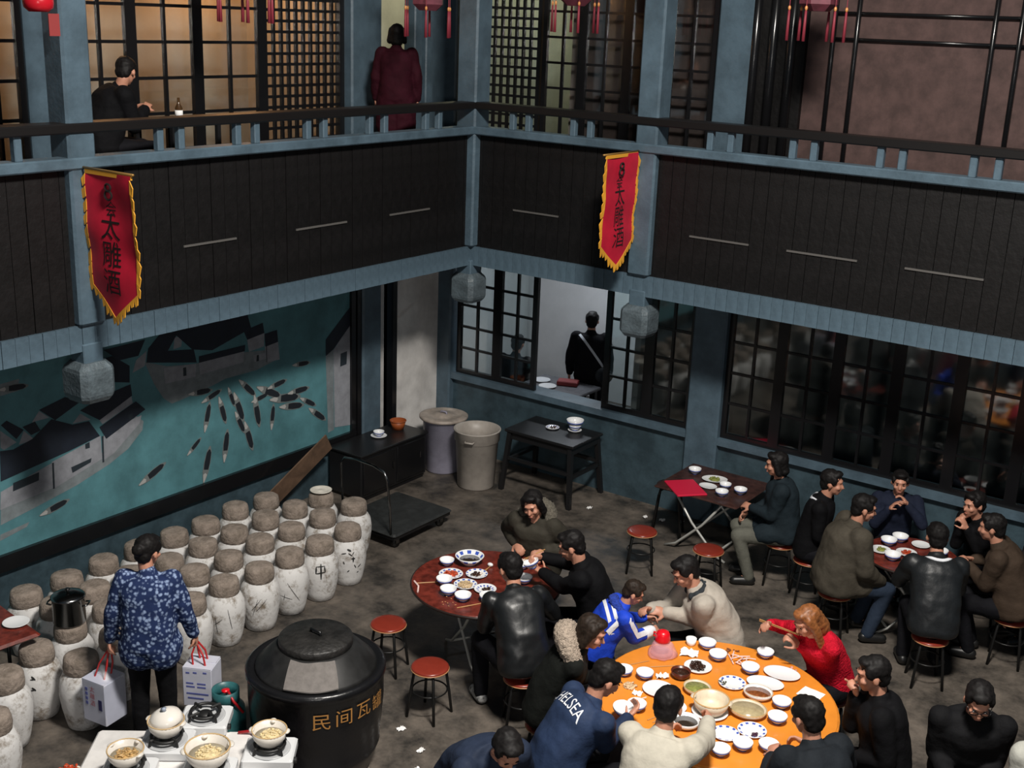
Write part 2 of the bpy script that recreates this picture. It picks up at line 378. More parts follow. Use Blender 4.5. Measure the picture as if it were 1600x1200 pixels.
# ------------------------------------------------------------------ harbour mural
MURAL = {
 'quay':[[(5.62,0.95),(6.02,1.02),(6.44,1.1),(6.82,1.21),(7.05,1.31),(7.23,1.46),(7.25,1.55),(7.16,1.63),(6.98,1.43),(6.68,1.33),(6.31,1.26),(5.9,1.18),(5.64,1.14)],[(7.3,2.16),(7.4,1.91),(7.51,1.73),(7.61,1.65),(7.79,1.67),(8.14,1.72),(8.33,1.76),(8.77,1.76),(9.08,1.82),(9.08,1.94),(8.59,2.0),(7.89,2.01),(7.57,2.06)],[(5.61,0.86),(5.91,0.89),(5.88,0.85),(5.6,0.8)],[(5.74,2.28),(5.93,2.29),(5.91,2.18),(5.73,2.17)],[(9.85,1.73),(9.98,1.75),(9.98,0.75),(9.88,0.74)],[(9.99,1.32),(10.17,1.25),(10.16,0.96),(10.0,0.81)]],
 'wall':[[(6.19,1.41),(6.74,1.53),(6.74,1.29),(6.19,1.14)],[(5.65,1.27),(5.98,1.35),(6.19,1.4),(6.19,1.15),(5.63,1.1)],[(6.02,1.85),(6.1,1.94),(6.2,1.85)],[(6.44,1.73),(6.53,1.81),(6.64,1.72)],[(5.87,1.67),(5.93,1.79),(6.03,1.68)],[(5.7,1.85),(5.85,1.7),(5.72,1.66),(5.69,1.69)],[(6.76,1.51),(6.89,1.57),(7.23,1.62),(7.2,1.54),(6.88,1.31),(6.76,1.27)],[(6.71,1.73),(7.12,1.86),(7.13,1.77),(6.77,1.64)],[(8.9,2.01),(9.1,2.03),(9.12,1.81),(8.92,1.82)],[(8.65,2.13),(8.9,2.16),(8.89,2.01),(8.67,1.99)],[(7.53,2.05),(7.94,2.01),(7.93,1.87),(7.54,1.88)],[(9.98,1.75),(10.26,2.0),(10.27,0.74),(9.99,0.78)],[(7.33,2.27),(7.2,2.2),(7.15,2.08),(7.3,2.12)],[(7.16,2.39),(7.31,2.39),(7.24,2.31)],[(7.98,2.02),(8.6,2.02),(8.59,1.89),(7.99,1.88)],[(7.68,2.34),(7.78,2.34),(7.76,2.23),(7.66,2.22)],[(8.73,1.94),(9.01,1.93),(9.02,1.86),(8.74,1.86)]],
 'roof':[[(5.68,1.66),(5.66,1.37),(6.39,1.47),(6.73,1.53),(6.62,1.71),(6.44,1.72),(6.22,1.83),(6.01,1.69),(5.81,1.64)],[(6.73,1.62),(6.8,1.48),(7.28,1.67),(7.17,1.78)],[(6.53,1.84),(6.74,1.69),(7.13,1.85),(7.12,1.97),(6.83,1.93)],[(6.1,1.95),(6.26,1.81),(6.55,1.93),(6.38,2.01)],[(5.71,1.9),(5.85,1.73),(5.93,1.8),(5.77,1.93)],[(5.92,1.83),(6.05,1.85),(6.1,1.75),(6.0,1.73)],[(6.83,2.38),(7.32,2.39),(7.23,2.24),(7.01,2.24)],[(7.35,2.29),(7.51,2.42),(7.73,2.39),(7.59,2.22),(7.92,2.17),(7.95,2.02),(7.32,2.15)],[(7.63,2.43),(8.17,2.44),(8.66,2.42),(8.71,2.25),(8.16,2.11),(7.9,2.17)],[(6.78,2.29),(6.93,2.3),(7.12,2.16),(7.11,1.99),(6.82,2.06)],[(8.6,2.24),(8.88,2.28),(8.9,2.16),(8.65,2.13)],[(8.9,2.15),(9.09,2.16),(9.1,2.02),(8.91,2.0)],[(9.85,1.7),(9.85,1.9),(10.26,2.22),(10.27,2.0),(9.98,1.76)],[(7.98,2.08),(8.62,2.08),(8.61,2.01),(7.98,2.01)]],
 'mark':[[(6.56,1.49),(6.61,1.5),(6.61,1.44),(6.56,1.44)],[(6.39,1.3),(6.62,1.33),(6.61,1.29),(6.4,1.24)],[(10.1,1.68),(10.21,1.69),(10.2,1.53),(10.09,1.52)],[(5.78,1.32),(6.05,1.35),(6.04,1.27),(5.77,1.24)],[(7.07,1.66),(7.12,1.67),(7.12,1.62),(7.08,1.61)],[(6.75,1.52),(6.77,1.52),(6.76,1.25),(6.74,1.25)],[(6.19,1.4),(6.21,1.4),(6.2,1.14),(6.18,1.14)],[(8.78,1.93),(8.81,1.93),(8.81,1.86),(8.77,1.86)],[(8.92,2.01),(8.93,2.01),(8.93,1.82),(8.92,1.82)],[(7.77,2.0),(7.81,2.0),(7.81,1.91),(7.77,1.91)]]}
BOATS = [(8.06,1.39,0.04,0.15),(8.27,1.42,0.04,-0.15),(8.5,1.4,0.06,-0.17),(8.51,1.22,0.06,-0.13),(8.76,1.29,0.03,-0.18),(8.99,1.16,0.02,0.14),(7.87,1.11,0.09,0.07),(8.03,0.86,0.05,0.18),(8.3,1.0,0.03,0.17),(8.63,1.03,0.05,-0.17),(9.7,1.02,0.13,-0.1),(9.45,1.69,0.13,-0.01),(7.32,0.96,0.16,0.07),(9.19,1.34,0.22,-0.03),(8.95,1.47,0.17,-0.09),(9.4,1.38,0.16,0.0),(8.63,1.59,0.11,-0.11),(8.13,1.61,0.13,0.04),(9.29,1.22,0.18,-0.03),(8.81,1.43,0.12,0.02),(7.98,1.69,0.15,-0.01),(9.07,1.53,0.14,0.02),(6.18,0.95,0.15,0.03),(5.86,2.22,0.14,-0.01),(9.55,1.21,0.12,-0.07),(8.4,1.54,0.04,-0.11)]
mur = thing('harbour_mural', 'large teal harbour painting of canal boats, quays and black roofs on left wall', 'painting')
MB().box((XL, 3.2, .66), (XL+.015, 10.26, 2.9)).build('canvas', mat('mural_water', (.082, .215, .245), .5, var=.22, vscale=2.2), mur)
for a, b_ in (((XL, 3.0, .50), (XL+.06, 10.33, .66)), ((XL, 10.26, .66), (XL+.05, 10.33, 2.9))): MB().box(a, b_).build('frame', M_blackwood, mur)
tone = {'quay': ((.19, .22, .235), .0165), 'wall': ((.27, .28, .31), .0175), 'roof': ((.012, .018, .03), .0185), 'mark': ((.02, .03, .04), .0195)}
NM = {'quay': 'painted_quay', 'wall': 'painted_house_wall', 'roof': 'painted_roof', 'mark': 'painted_opening'}
for k, L in MURAL.items():
    for i, pl in enumerate(L):
        MB().add([(XL+tone[k][1]+i*.00004, y, z) for y, z in pl], [tuple(range(len(pl)))]).build(NM[k], mat('mural_'+k, tone[k][0], .55, var=.15, vscale=9), mur)
M_hull = mat('mural_hull', (.16, .18, .18), .6); M_cab = mat('mural_canopy', (.010, .014, .02), .6); M_bow = mat('mural_bow', (.40, .40, .39), .6)
for i, (y, z, dy, dz) in enumerate(BOATS):
    d = V((dy, dz)); n_ = V((-dz, dy))*.24; c = V((y, z)); k = i*.00003
    def P(a, b2, o): p = c+d*a+n_*b2; return (XL+.020+o+k, p.x, p.y)
    bo = MB().add([P(a, b2, 0) for a, b2 in ((-1.1, -.15), (-.8, -.6), (-.4, -.95), (.3, -1), (.8, -.7), (1.1, -.2), (1.1, .2), (.8, .7), (.3, 1), (-.4, .95), (-.8, .6), (-1.1, .15))], [tuple(range(12))]).build('painted_boat', M_hull, mur)
    MB().add([P(a, b2, .001) for a, b2 in ((-.3, -.7), (.1, -.85), (.7, -.7), (.9, -.2), (.9, .2), (.7, .7), (.1, .85), (-.3, .7))], [tuple(range(8))]).build('canopy', M_cab, bo)
    MB().add([P(a, b2, .001) for a, b2 in ((-1.05, -.15), (-.6, -.6), (-.5, 0), (-.6, .6), (-1.05, .15))], [tuple(range(5))]).build('bow', M_bow, bo)
# ------------------------------------------------------------------ wine jars
M_lime = mat('limewash', (.66, .64, .62), .8, var=.0, bump=.3, bscale=14)
def streak(m, base, dark, sc, lo, hi):
    nt = m.node_tree; b = nt.nodes['Principled BSDF']; tc = nt.nodes.new('ShaderNodeTexCoord'); oi = nt.nodes.new('ShaderNodeObjectInfo')
    ad = nt.nodes.new('ShaderNodeVectorMath'); ad.operation = 'ADD'; ml = nt.nodes.new('ShaderNodeMath'); ml.operation = 'MULTIPLY'; ml.inputs[1].default_value = 37
    nt.links.new(oi.outputs['Random'], ml.inputs[0]); nt.links.new(tc.outputs['Object'], ad.inputs[0]); nt.links.new(ml.outputs[0], ad.inputs[1])
    n = nt.nodes.new('ShaderNodeTexNoise'); n.inputs['Scale'].default_value = sc; n.inputs['Detail'].default_value = 8; n.inputs['Roughness'].default_value = .75
    nt.links.new(ad.outputs[0], n.inputs['Vector']); cr = nt.nodes.new('ShaderNodeValToRGB'); nt.links.new(n.outputs[0], cr.inputs[0])
    e = cr.color_ramp.elements; e[0].position = lo; e[0].color = (*dark, 1); e[1].position = hi; e[1].color = (*base, 1)
    nt.links.new(cr.outputs[0], b.inputs['Base Color'])
streak(M_lime, (.64, .63, .62), (.20, .16, .12), 7, .34, .50)
M_clay = mat('dry_clay', (.25, .21, .17), .95, bump=.6, bscale=35); streak(M_clay, (.30, .245, .205), (.15, .12, .095), 10, .35, .6)
M_ink = mat('black_ink', (.012, .012, .012), .7)
jar_me = MB().lathe([(0, 0), (.125, 0), (.14, .01), (.155, .08), (.175, .18), (.187, .28), (.187, .35), (.175, .42), (.15, .465), (.125, .49), (.115, .50), (0, .50)], 26).mesh('body', M_lime, True)
def lump(me, amp, sc, seed=0.):
    for v in me.vertices: v.co += V(v.co).normalized()*amp*noise.noise(V(v.co)*sc+V((seed, seed, seed)))
cap_mes = []
for k in range(4):
    q = MB().lathe([(0, .475), (.125, .475), (.138, .49), (.142, .53), (.136, .585), (.128, .612), (.11, .622), (.05, .626), (0, .626)], 20).mesh('clay_cap', M_clay, True)
    for v in q.vertices: v.co.x *= 1+.05*math.sin(k*2+v.co.y*9); v.co.y *= 1+.04*math.sin(k*3+v.co.x*8)
    lump(q, .007, 18, k*5.1); cap_mes.append(q)
JARS = [(-9.0, 5.40), (-9.0, 5.81), (-9.02, 6.22), (-9.03, 6.62), (-9.01, 7.03), (-9.02, 7.44), (-9.04, 7.85), (-9.02, 8.26), (-8.58, 5.42), (-8.62, 6.22), (-8.60, 6.64), (-8.63, 7.07), (-8.64, 7.48), (-8.63, 7.89), (-8.62, 8.29), (-8.63, 8.69), (-8.23, 8.78),
        (-8.23, 5.70), (-8.18, 5.28), (-8.20, 6.61), (-8.21, 7.03), (-8.25, 7.46), (-8.24, 7.87), (-8.22, 8.30), (-7.79, 5.44), (-7.80, 6.23), (-7.82, 6.63), (-7.79, 7.03), (-7.81, 7.43), (-7.79, 7.82), (-7.82, 8.25), (-8.06, 4.88), (-7.66, 5.02), (-7.86, 4.48), (-7.42, 4.10), (-8.60, 5.82)]
jar_labels = {30: 'limewashed clay wine jar with black brush marks at the cart end of front row', 29: 'limewashed clay wine jar with one large black character near front row end',
              15: 'clay wine jar with an upturned enamel plate on its cap', 18: 'clay wine jar carrying the steel stock pot', 31: 'slim limewashed wine jar with two black ticks below its shoulder', 32: 'stained limewashed wine jar beside the bagged white carton'}
ORD = ['end', 'second', 'third', 'fourth', 'fifth', 'sixth', 'seventh', 'eighth', 'ninth']
def jar_name(i):
    x, y = JARS[i]
    if y < 5.3: return ('wine jar beside the dark red tabletop', 'wine jar between ticked jar and serving table', 'half seen wine jar before the serving table')[(33, 34).index(i)+1 if i in (33, 34) else 0]
    rows = [[k for k, q in enumerate(JARS) if abs(q[0]-c) < .2 and q[1] > 5.3] for c in (-9.01, -8.61, -8.22, -7.80)]
    for r_, nm in zip(rows, ('the row against the mural wall', 'the second row out from the mural', 'the third row out from the mural', 'the outermost row facing the tables')):
        if i in r_: return 'limewashed wine jar, %s from the cart in %s' % (ORD[sorted(r_, key=lambda k: -JARS[k][1]).index(i)] if sorted(r_, key=lambda k: -JARS[k][1]).index(i) else 'first', nm)
    return 'wine jar standing among the rows'
jobs = []
for i, (x, y) in enumerate(JARS):
    front = x > -7.95
    lab = jar_labels.get(i) or jar_name(i)
    t = thing('wine_jar', lab, 'jar', (x, y, 0), random.uniform(0, 6.28), 'wine jars in rows by the mural')
    s = random.uniform(.97, 1.03); t.scale = (1, 1, s)
    ob('body', jar_me, t); ob('clay_cap', cap_mes[i % 4], t); jobs.append(t)
# brush marks wrapped on the jars
def jar_strokes(t, strokes, face):
    rad = [(.08, .155), (.18, .175), (.28, .187), (.35, .187), (.42, .175), (.465, .15)]
    def rr(z):
        for (z0, r0), (z1, r1) in zip(rad, rad[1:]):
            if z <= z1: return r0+(r1-r0)*max(0, (z-z0))/(z1-z0)
        return .15
    a = face-t.rotation_euler.z
    for (u0, z0, u1, z1, w) in strokes:
        q = MB(); n = 5; top = []; bot = []
        d = V((u1-u0, z1-z0)).normalized(); nn = V((-d.y, d.x))*w/2
        for k in range(n+1):
            u = u0+(u1-u0)*k/n; z = z0+(z1-z0)*k/n; tp = math.sin(math.pi*(.15+.7*k/n))
            for lst, sg in ((top, 1), (bot, -1)):
                uu, zz = u+nn.x*sg*tp, z+nn.y*sg*tp; r_ = rr(zz)+.0025; an = a+uu/r_
                lst.append((r_*math.cos(an), r_*math.sin(an), zz))
        q.add(top+bot, [(i, i+1, n+2+i, n+1+i) for i in range(n)]).build('brush_stroke', M_ink, t)
FC = R(-42)
zhong = [(-.045, .40, -.05, .33, .016), (-.05, .33, .04, .345, .013), (.035, .40, .04, .34, .014), (-.045, .40, .04, .405, .011), (.0, .43, .0, .27, .017)]
jar_strokes(jobs[29], zhong, FC)
jar_strokes(jobs[30], [(-.02, .43, .02, .41, .02), (-.08, .38, -.03, .39, .012), (-.01, .39, .03, .36, .012), (.03, .37, .05, .40, .01), (.02, .33, .06, .33, .018), (.04, .35, .04, .29, .015), (-.06, .30, -.05, .27, .012), (.09, .22, .13, .25, .012), (.05, .26, .07, .22, .01), (-.02, .18, .0, .2, .012), (.08, .16, .1, .17, .01)], FC)
jar_strokes(jobs[31], [(-.02, .43, .01, .40, .016), (-.02, .34, .01, .31, .016), (-.03, .405, .01, .405, .01), (-.03, .315, .0, .315, .01)], FC)
for i in (26, 27, 28): jar_strokes(jobs[i], [(random.uniform(-.1, .1), random.uniform(.12, .4), random.uniform(-.1, .1), random.uniform(.12, .4), .005) for _ in range(3)], FC)
tag(MB().lathe([(0, 0), (.06, 0), (.075, .008), (.115, .018), (.118, .024), (.112, .024), (.072, .014), (.055, .010), (.03, .016), (0, .018)], 28).build('enamel_plate', mat('enamel', (.72, .68, .60), .35, var=.15, vscale=12), None, True, (-8.63, 8.69, .628)), 'round cream enamel plate lying on a wine jar cap', 'plate')

# stainless stock pot
M_steel = mat('dull_steel', (.20, .20, .20), .22, 1.)
t = thing('stock_pot', 'dark steel stock pot with lid standing on a wine jar', 'pot', (-8.18, 5.28, .625))
MB().lathe([(0, 0), (.125, 0), (.132, .01), (.132, .22), (.138, .225), (.138, .232), (.12, .232), (.12, .03), (0, .03)], 30).build('body', M_steel, t, True)
MB().lathe([(0, .226), (.139, .226), (.141, .236), (.125, .25), (.06, .268), (0, .272)], 30).build('lid', M_steel, t, True)
MB().lathe([(0, .27), (.012, .27), (.01, .285), (.022, .295), (.02, .305), (0, .308)], 14).build('lid_knob', M_blackwood, t, True)
for s in (-1, 1): MB().path([(s*.13, -.045, .17), (s*.165, -.04, .175), (s*.17, 0, .176), (s*.165, .04, .175), (s*.13, .045, .17)], .008).build('handle', M_steel, t, True)
t.rotation_euler.z = R(35)

# ------------------------------------------------------------------ stools
M_redtop = mat('red_brown_vinyl', (.22, .028, .016), .28, var=.15, vscale=4)
M_leg = mat('black_steel_tube', (.010, .010, .010), .4, .3)
def make_stool():
    t = thing('round_stool', '', 'stool')
    MB().lathe([(0, .43), (.145, .43), (.155, .435), (.158, .448), (.150, .457), (.12, .461), (0, .463)], 28).build('seat', M_redtop, t, True)
    MB().path([(.157*math.cos(a*math.pi/14), .157*math.sin(a*math.pi/14), .437) for a in range(28)], .005, 6, closed=True).build('edge_band', mat('worn_edge', (.45, .22, .1), .35), t, True)
    for k in range(4):
        a = math.pi/4+k*math.pi/2; c, s = math.cos(a), math.sin(a)
        MB().path([(.06*c, .06*s, .425), (.115*c, .115*s, .42), (.135*c, .135*s, .40), (.165*c, .165*s, .2), (.19*c, .19*s, 0)], .0125, 8).build('leg', M_leg, t, True)
    MB().path([(.145*math.cos(a*math.pi/12), .145*math.sin(a*math.pi/12), .24) for a in range(24)], .007, 6, closed=True).build('ring_brace', M_leg, t, True)
    return t
stool0 = make_stool(); sused = [False]
def stool(x, y, label, rz=0., group='round red stools'):
    if not sused[0]:
        sused[0] = True; stool0.location = (x, y, 0); stool0.rotation_euler.z = rz; stool0['label'] = label; stool0['group'] = group; return stool0
    return dup(stool0, (x, y, 0), rz, label, group)
stool(-6.34, 7.20, 'empty red round stool standing between vat and wine jars', .3)
stool(-5.59, 6.87, 'empty red round stool beside the black vat and crouching navy jacket', .1)
stool(-5.64, 10.43, 'empty red round stool beside the tall black stool frame', .5)
stool(-4.88, 10.47, 'empty red round stool in front of the small folding table', .2)

# ------------------------------------------------------------------ tables
M_chrome = mat('pale_painted_tube', (.50, .50, .47), .35, .3)
M_maroon = mat('maroon_laminate', (.135, .022, .014), .3, var=.45, vscale=14)
def folding_legs(t, z, w, d, spread=.32, r=.0125):
    for s in (-1, 1):
        for k in (-1, 1):
            MB().path([(k*w*.5, s*d, z), (k*w*.1, s*d, z*.52), (-k*w*.38, s*d, .07), (-k*w*.5-k*.06, s*d, .012)], r, 8).build('leg', M_chrome, t, True)
    for k in (-1, 1):
        MB().tube((k*w*.5, -d, z-.01), (k*w*.5, d, z-.01), r*.9).build('leg_stretcher', M_chrome, t, True)
        MB().tube((-k*w*.38, -d, .07), (-k*w*.38, d, .07), r*.9).build('leg_stretcher', M_chrome, t, True)
def round_table(name, label, x, y, z, r, m, rz):
    t = thing(name, label, 'table', (x, y, 0), rz)
    MB().lathe([(0, z-.035), (r-.008, z-.035), (r, z-.028), (r, z-.006), (r-.006, z), (0, z)], 72).build('tabletop', m, t)
    MB().path([(r*math.cos(a*math.pi/30), r*math.sin(a*math.pi/30), z-.018) for a in range(60)], .0135, 6, closed=True).build('edge_trim', m if m is not M_maroon else mat('dark_edge', (.02, .012, .01), .4), t, True)
    folding_legs(t, z-.035, .62, .22)
    return t
M_orange = mat('orange_laminate', (.72, .245, .028), .32, var=.08, vscale=3)
round_table('dining_table', 'large round orange topped table crowded with bowls and plates', -3.30, 7.46, .76, .89, M_orange, R(20))
round_table('dining_table', 'round maroon folding table with blue and white dishes', -5.83, 7.93, .74, .665, M_maroon, R(-30))
round_table('dining_table', 'small round maroon table between the diners under the right windows', -3.02, 11.06, .74, .45, M_maroon, R(40))
# square folding table by the right wall
t = thing('folding_table', 'small square dark folding table with red tray by the teal wall', 'table', (-5.37, 11.5, 0), R(0))
MB().bev((-.5, -.46, .70), (.5, .46, .725), .012).build('tabletop', mat('dark_brown_laminate', (.045, .018, .014), .35, var=.4, vscale=12), t)
folding_legs(t, .70, .62, .34, r=.014)
tag(MB().bev((-.22, -.17, 0), (.22, .17, .022), .006).build('red_tray', mat('crimson_plastic', (.62, .012, .05), .4), None, False, (-5.55, 11.18, .722), R(-42)), 'flat crimson tray on the corner of small folding table', 'tray')
# black wooden table by the bins
t = thing('side_table', 'black wooden table with stacked bowls beside the plastic bins', 'table', (-7.62, 11.66, 0))
M_btab = mat('black_table_wood', (.010, .010, .011), .35)
MB().bev((-.50, -.34, .75), (.50, .34, .785), .008).build('tabletop', M_btab, t)
for sx in (-1, 1):
    MB().box((sx*.45-.02, -.28, .66), (sx*.45+.02, .28, .75)).build('apron', M_btab, t)
    MB().box((sx*.47-.018, -.28, .36), (sx*.47+.018, .28, .40)).build('stretcher', M_btab, t)
    for sy in (-1, 1):
        MB().loft([[(sx*.50-.025, sy*.36-.025, 0), (sx*.50+.025, sy*.36-.025, 0), (sx*.50+.025, sy*.36+.025, 0), (sx*.50-.025, sy*.36+.025, 0)], [(sx*.44-.028, sy*.29-.028, .75), (sx*.44+.028, sy*.29-.028, .75), (sx*.44+.028, sy*.29+.028, .75), (sx*.44-.028, sy*.29+.028, .75)]]).build('leg', M_btab, t)
for sy in (-1, 1):
    MB().box((-.45, sy*.28-.02, .66), (.45, sy*.28+.02, .75)).build('apron', M_btab, t)
    MB().box((-.47, sy*.32-.018, .40), (.47, sy*.32+.018, .44)).build('stretcher', M_btab, t)
# tall black stool frame beside the folding table
t = thing('tall_stool', 'tall black stool pushed under the small folding table', 'stool', (-5.86, 11.42, 0), .4)
MB().lathe([(0, .60), (.15, .60), (.155, .61), (.15, .625), (0, .63)], 22).build('seat', mat('dark_seat', (.03, .015, .014), .35), t, True)
for k in range(4):
    a = math.pi/4+k*math.pi/2; c, s = math.cos(a), math.sin(a)
    MB().path([(.08*c, .08*s, .59), (.14*c, .14*s, .575), (.16*c, .16*s, .52), (.24*c, .24*s, 0)], .014, 8).build('leg', M_leg, t, True)

# table corner at the far left with a plate
t = thing('side_table', 'dark red tabletop with one white plate beside the wine jars', 'table', (-8.35, 4.72, 0), R(-6))
MB().bev((-.45, -.5, .70), (.33, .22, .74), .02).build('tabletop', M_maroon, t)
for sx, sy in ((-.38, -.43), (.1, -.43), (-.38, .15), (-.02, .1)): MB().tube((sx, sy, 0), (sx, sy, .70), .016).build('leg', M_leg, t, True)

# ------------------------------------------------------------------ dishes
M_porc = mat('white_porcelain', (.80, .81, .82), .2)
M_bluepat = mat('blue_glaze', (.06, .10, .35), .25)
M_cream = mat('cream_stoneware', (.62, .53, .40), .4, var=.1, vscale=14)
M_creamrim = mat('ochre_rim', (.55, .34, .14), .4)
def bowl_mesh(r, h, m, foot=.45):
    return MB().lathe([(0, 0), (r*foot, 0), (r*foot, .008), (r*.62, h*.28), (r*.86, h*.62), (r, h), (r*.965, h), (r*.83, h*.64), (r*.58, h*.32), (r*.3, h*.2), (0, h*.19)], 24).mesh('bowl', m, True)
bowl_me = bowl_mesh(.060, .055, M_porc)
band_me = MB().ring([(.0500, .033), (.0550, .043), (.0590, .043), (.0545, .033)], 24).mesh('blue_band', M_bluepat, True)
foot_me = MB().ring([(.0265, .0), (.0285, .0), (.0285, .008), (.0265, .008)], 20).mesh('foot_ring', M_bluepat, True)
def bowl(x, y, z, label, group, s=1., tilt=None):
    t = thing('rice_bowl', label, 'bowl', (x, y, z), random.uniform(0, 6), group); t.scale = (s*1.14, s*1.14, s*1.14)
    ob('body', bowl_me, t); ob('blue_band', band_me, t); ob('foot_ring', foot_me, t)
    if tilt: t.rotation_euler = tilt
    return t
def plate(x, y, z, r, label, group=None, m=None, sx=1., sy=1., rz=0., deep=.018, name='plate'):
    me = MB().lathe([(0, 0), (r*.6, 0), (r*.62, .004), (r*.98, deep), (r, deep+.004), (r*.965, deep+.004), (r*.62, .010), (0, .009)], 36, sx=sx, sy=sy).mesh('plate', m or M_porc, True)
    return tag(ob(name, me, None, (x, y, z), rz), label, 'plate', group)
def pile(x, y, z, r, h, m, label, cat='food', seed=1, n=26, bit=.014, name='food_pile', sx=1., rz=0.):
    rnd = random.Random(seed); q = MB()
    if h > .013: q.lathe([(0, 0), (r*.8, 0), (r*.75, h*.3), (r*.4, h*.55), (0, h*.6)], 14)
    for k in range(n):
        a = rnd.uniform(0, 6.28); rr = r*math.sqrt(rnd.random())*.9; mm = Matrix.Rotation(rnd.uniform(0, 3), 3, 'Z') @ Matrix.Rotation(rnd.uniform(-.6, .6), 3, 'X')
        q.ell((rr*math.cos(a)*sx, rr*math.sin(a), h*(1-(rr/r)**2)*.6+rnd.uniform(0, .008)), (bit*rnd.uniform(.7, 1.6), bit*rnd.uniform(.5, .9), bit*.5), mm, 7, 4)
    o = q.build(name, m, None, True, (x, y, z), rz); tag(o, label, cat, kind='stuff'); return o
M_pl1 = plate_mat('plate_blue_ring', .080, .096, 11)
M_pl2 = plate_mat('plate_blue_ring_small', .058, .078, 14)
M_pl3 = plate_mat('bowl_blue_inner', .102, .124, 9)
M_meat = mat('dark_braise', (.035, .016, .010), .25, var=.5, vscale=40)
M_greens = mat('stewed_greens', (.22, .24, .06), .4, var=.4, vscale=40)
M_redfood = mat('red_dressed_food', (.45, .06, .02), .3, var=.4, vscale=45)
M_beigefood = mat('pale_noodles', (.52, .38, .22), .5, var=.25, vscale=45)
M_mush = mat('sliced_mushroom', (.62, .50, .28), .5, var=.3, vscale=40)
M_soup = mat('thick_pale_soup', (.40, .33, .19), .2, var=.15, vscale=25)
M_redsoup = mat('red_brown_soup', (.20, .06, .018), .12, var=.4, vscale=35)
M_darksoup = mat('dark_broth', (.03, .022, .016), .08)
ZO = .76
OB = 'rice bowls on the orange table'; ol = 'white rice bowl with blue band standing on the orange table'
for x, y, l in ((-3.71, 8.10, 'white rice bowl beside the small white cup'), (-3.56, 7.99, 'white rice bowl beside the tangle of torn wrapper strips'), (-3.27, 7.97, 'white rice bowl touching the large plain oval plate'), (-3.69, 6.94, 'white rice bowl beside the leaning pink straw'), (-2.87, 7.66, 'white rice bowl beside the dish of red brown soup'),
                (-2.86, 6.98, 'white rice bowl of the two side by side below the purple scrap plate'), (-2.71, 7.08, 'white rice bowl of the two side by side below the purple scrap plate'), (-2.81, 7.45, 'white rice bowl beside the oval dish of thick pale soup')): bowl(x, y, ZO, l, OB, 1.05)
bowl(-3.28, 8.27, ZO, 'white rice bowl before the ginger haired diner in red', OB)
bowl(-4.02, 7.31, ZO, 'white rice bowl closest to the pale fur hood', OB)
bowl(-3.87, 7.37, ZO, 'white rice bowl with a paper napkin tucked behind it', OB)
bowl(-2.95, 6.82, ZO, 'grey white rice bowl nearest the reaching pale sleeve', OB)
tag(MB().lathe([(0, 0), (.028, 0), (.036, .01), (.044, .06), (.036, .05), (.029, .012), (0, .01)], 20).build('tea_cup', M_porc, None, True, (-3.84, 8.07, ZO)), 'small white cup beside crumpled tissue on orange table', 'cup')
plate(-3.30, 7.72, ZO, .105, 'round plate with blue dabs and a few dark bits', None, M_pl1)
plate(-2.90, 7.22, ZO, .105, 'blue ringed plate with one dark purple scrap', None, M_pl1)
plate(-3.03, 7.06, ZO, .1, 'blue ringed plate half under the pale sleeve', None, M_pl1)
plate(-3.06, 8.10, ZO, .125, 'large plain white oval plate in front of the woman in red', None, sx=1.15, sy=.85, rz=R(10))
plate(-3.10, 7.88, ZO, .125, 'white oval plate between the red soup dish and large oval plate', None, sx=1.15, sy=.8, rz=R(15))
plate(-3.62, 7.77, ZO, .11, 'white plate under a pile of dark braised meat')
pile(-3.63, 7.77, ZO+.01, .075, .05, M_meat, 'glossy dark braised meat heaped on white plate', seed=3)
plate(-3.70, 7.28, ZO, .12, 'large white plate half hidden by the pale jacketed man')
plate(-3.49, 7.13, ZO, .10, 'smaller white plate beside the casserole and pale jacketed man')
plate(-3.25, 7.25, ZO, .135, 'white plate under the big cream casserole')
def clay_dish(name, x, y, z, r, h, label, rz=0., sx=1., ears=True, fill=None, fillz=.6, m=M_cream, rimm=M_creamrim):
    t = thing(name, label, 'dish', (x, y, z), rz)
    MB().lathe([(0, 0), (r*.62, 0), (r*.68, .006), (r*.9, h*.45), (r, h), (r*.93, h), (r*.83, h*.45), (r*.6, .014), (0, .012)], 32, sx=sx).build('body', m, t, True)
    MB().path([(r*.965*sx*math.cos(a*math.pi/18), r*.965*math.sin(a*math.pi/18), h) for a in range(36)], r*.04, 6, closed=True).build('rim', rimm, t, True)
    if ears:
        for s in (-1, 1): MB().ell((s*r*sx*1.0, 0, h*.92), (r*.16, r*.26, h*.10), n=12, m=6).build('lug', m, t, True)
    if fill: MB().lathe([(0, h*fillz-.004), (r*.84, h*fillz-.004), (r*.84, h*fillz), (0, h*fillz+.004)], 26, sx=sx).build('soup', fill, t, True)
    return t
clay_dish('casserole', -3.25, 7.26, ZO+.012, .135, .105, 'big cream stoneware casserole standing on a white plate', R(15))
clay_dish('soup_dish', -3.03, 7.42, ZO, .125, .05, 'oval cream dish of thick pale soup', R(10), 1.15, False, M_soup, .8)
clay_dish('soup_dish', -3.07, 7.68, ZO, .095, .055, 'oval white dish of red brown soup', R(10), 1.2, False, M_redsoup, .75, M_porc, M_cream)
clay_dish('soup_dish', -3.46, 7.45, ZO, .10, .05, 'round cream dish of green vegetable stew', 0, 1.1, False, M_greens, .8)
clay_dish('soup_dish', -3.66, 7.56, ZO, .078, .06, 'dark brown bowl of dark braise on orange table', 0, 1, False, M_meat, .75, mat('brown_stoneware', (.10, .022, .012), .3), mat('brown_stoneware', (.1, .022, .012)))
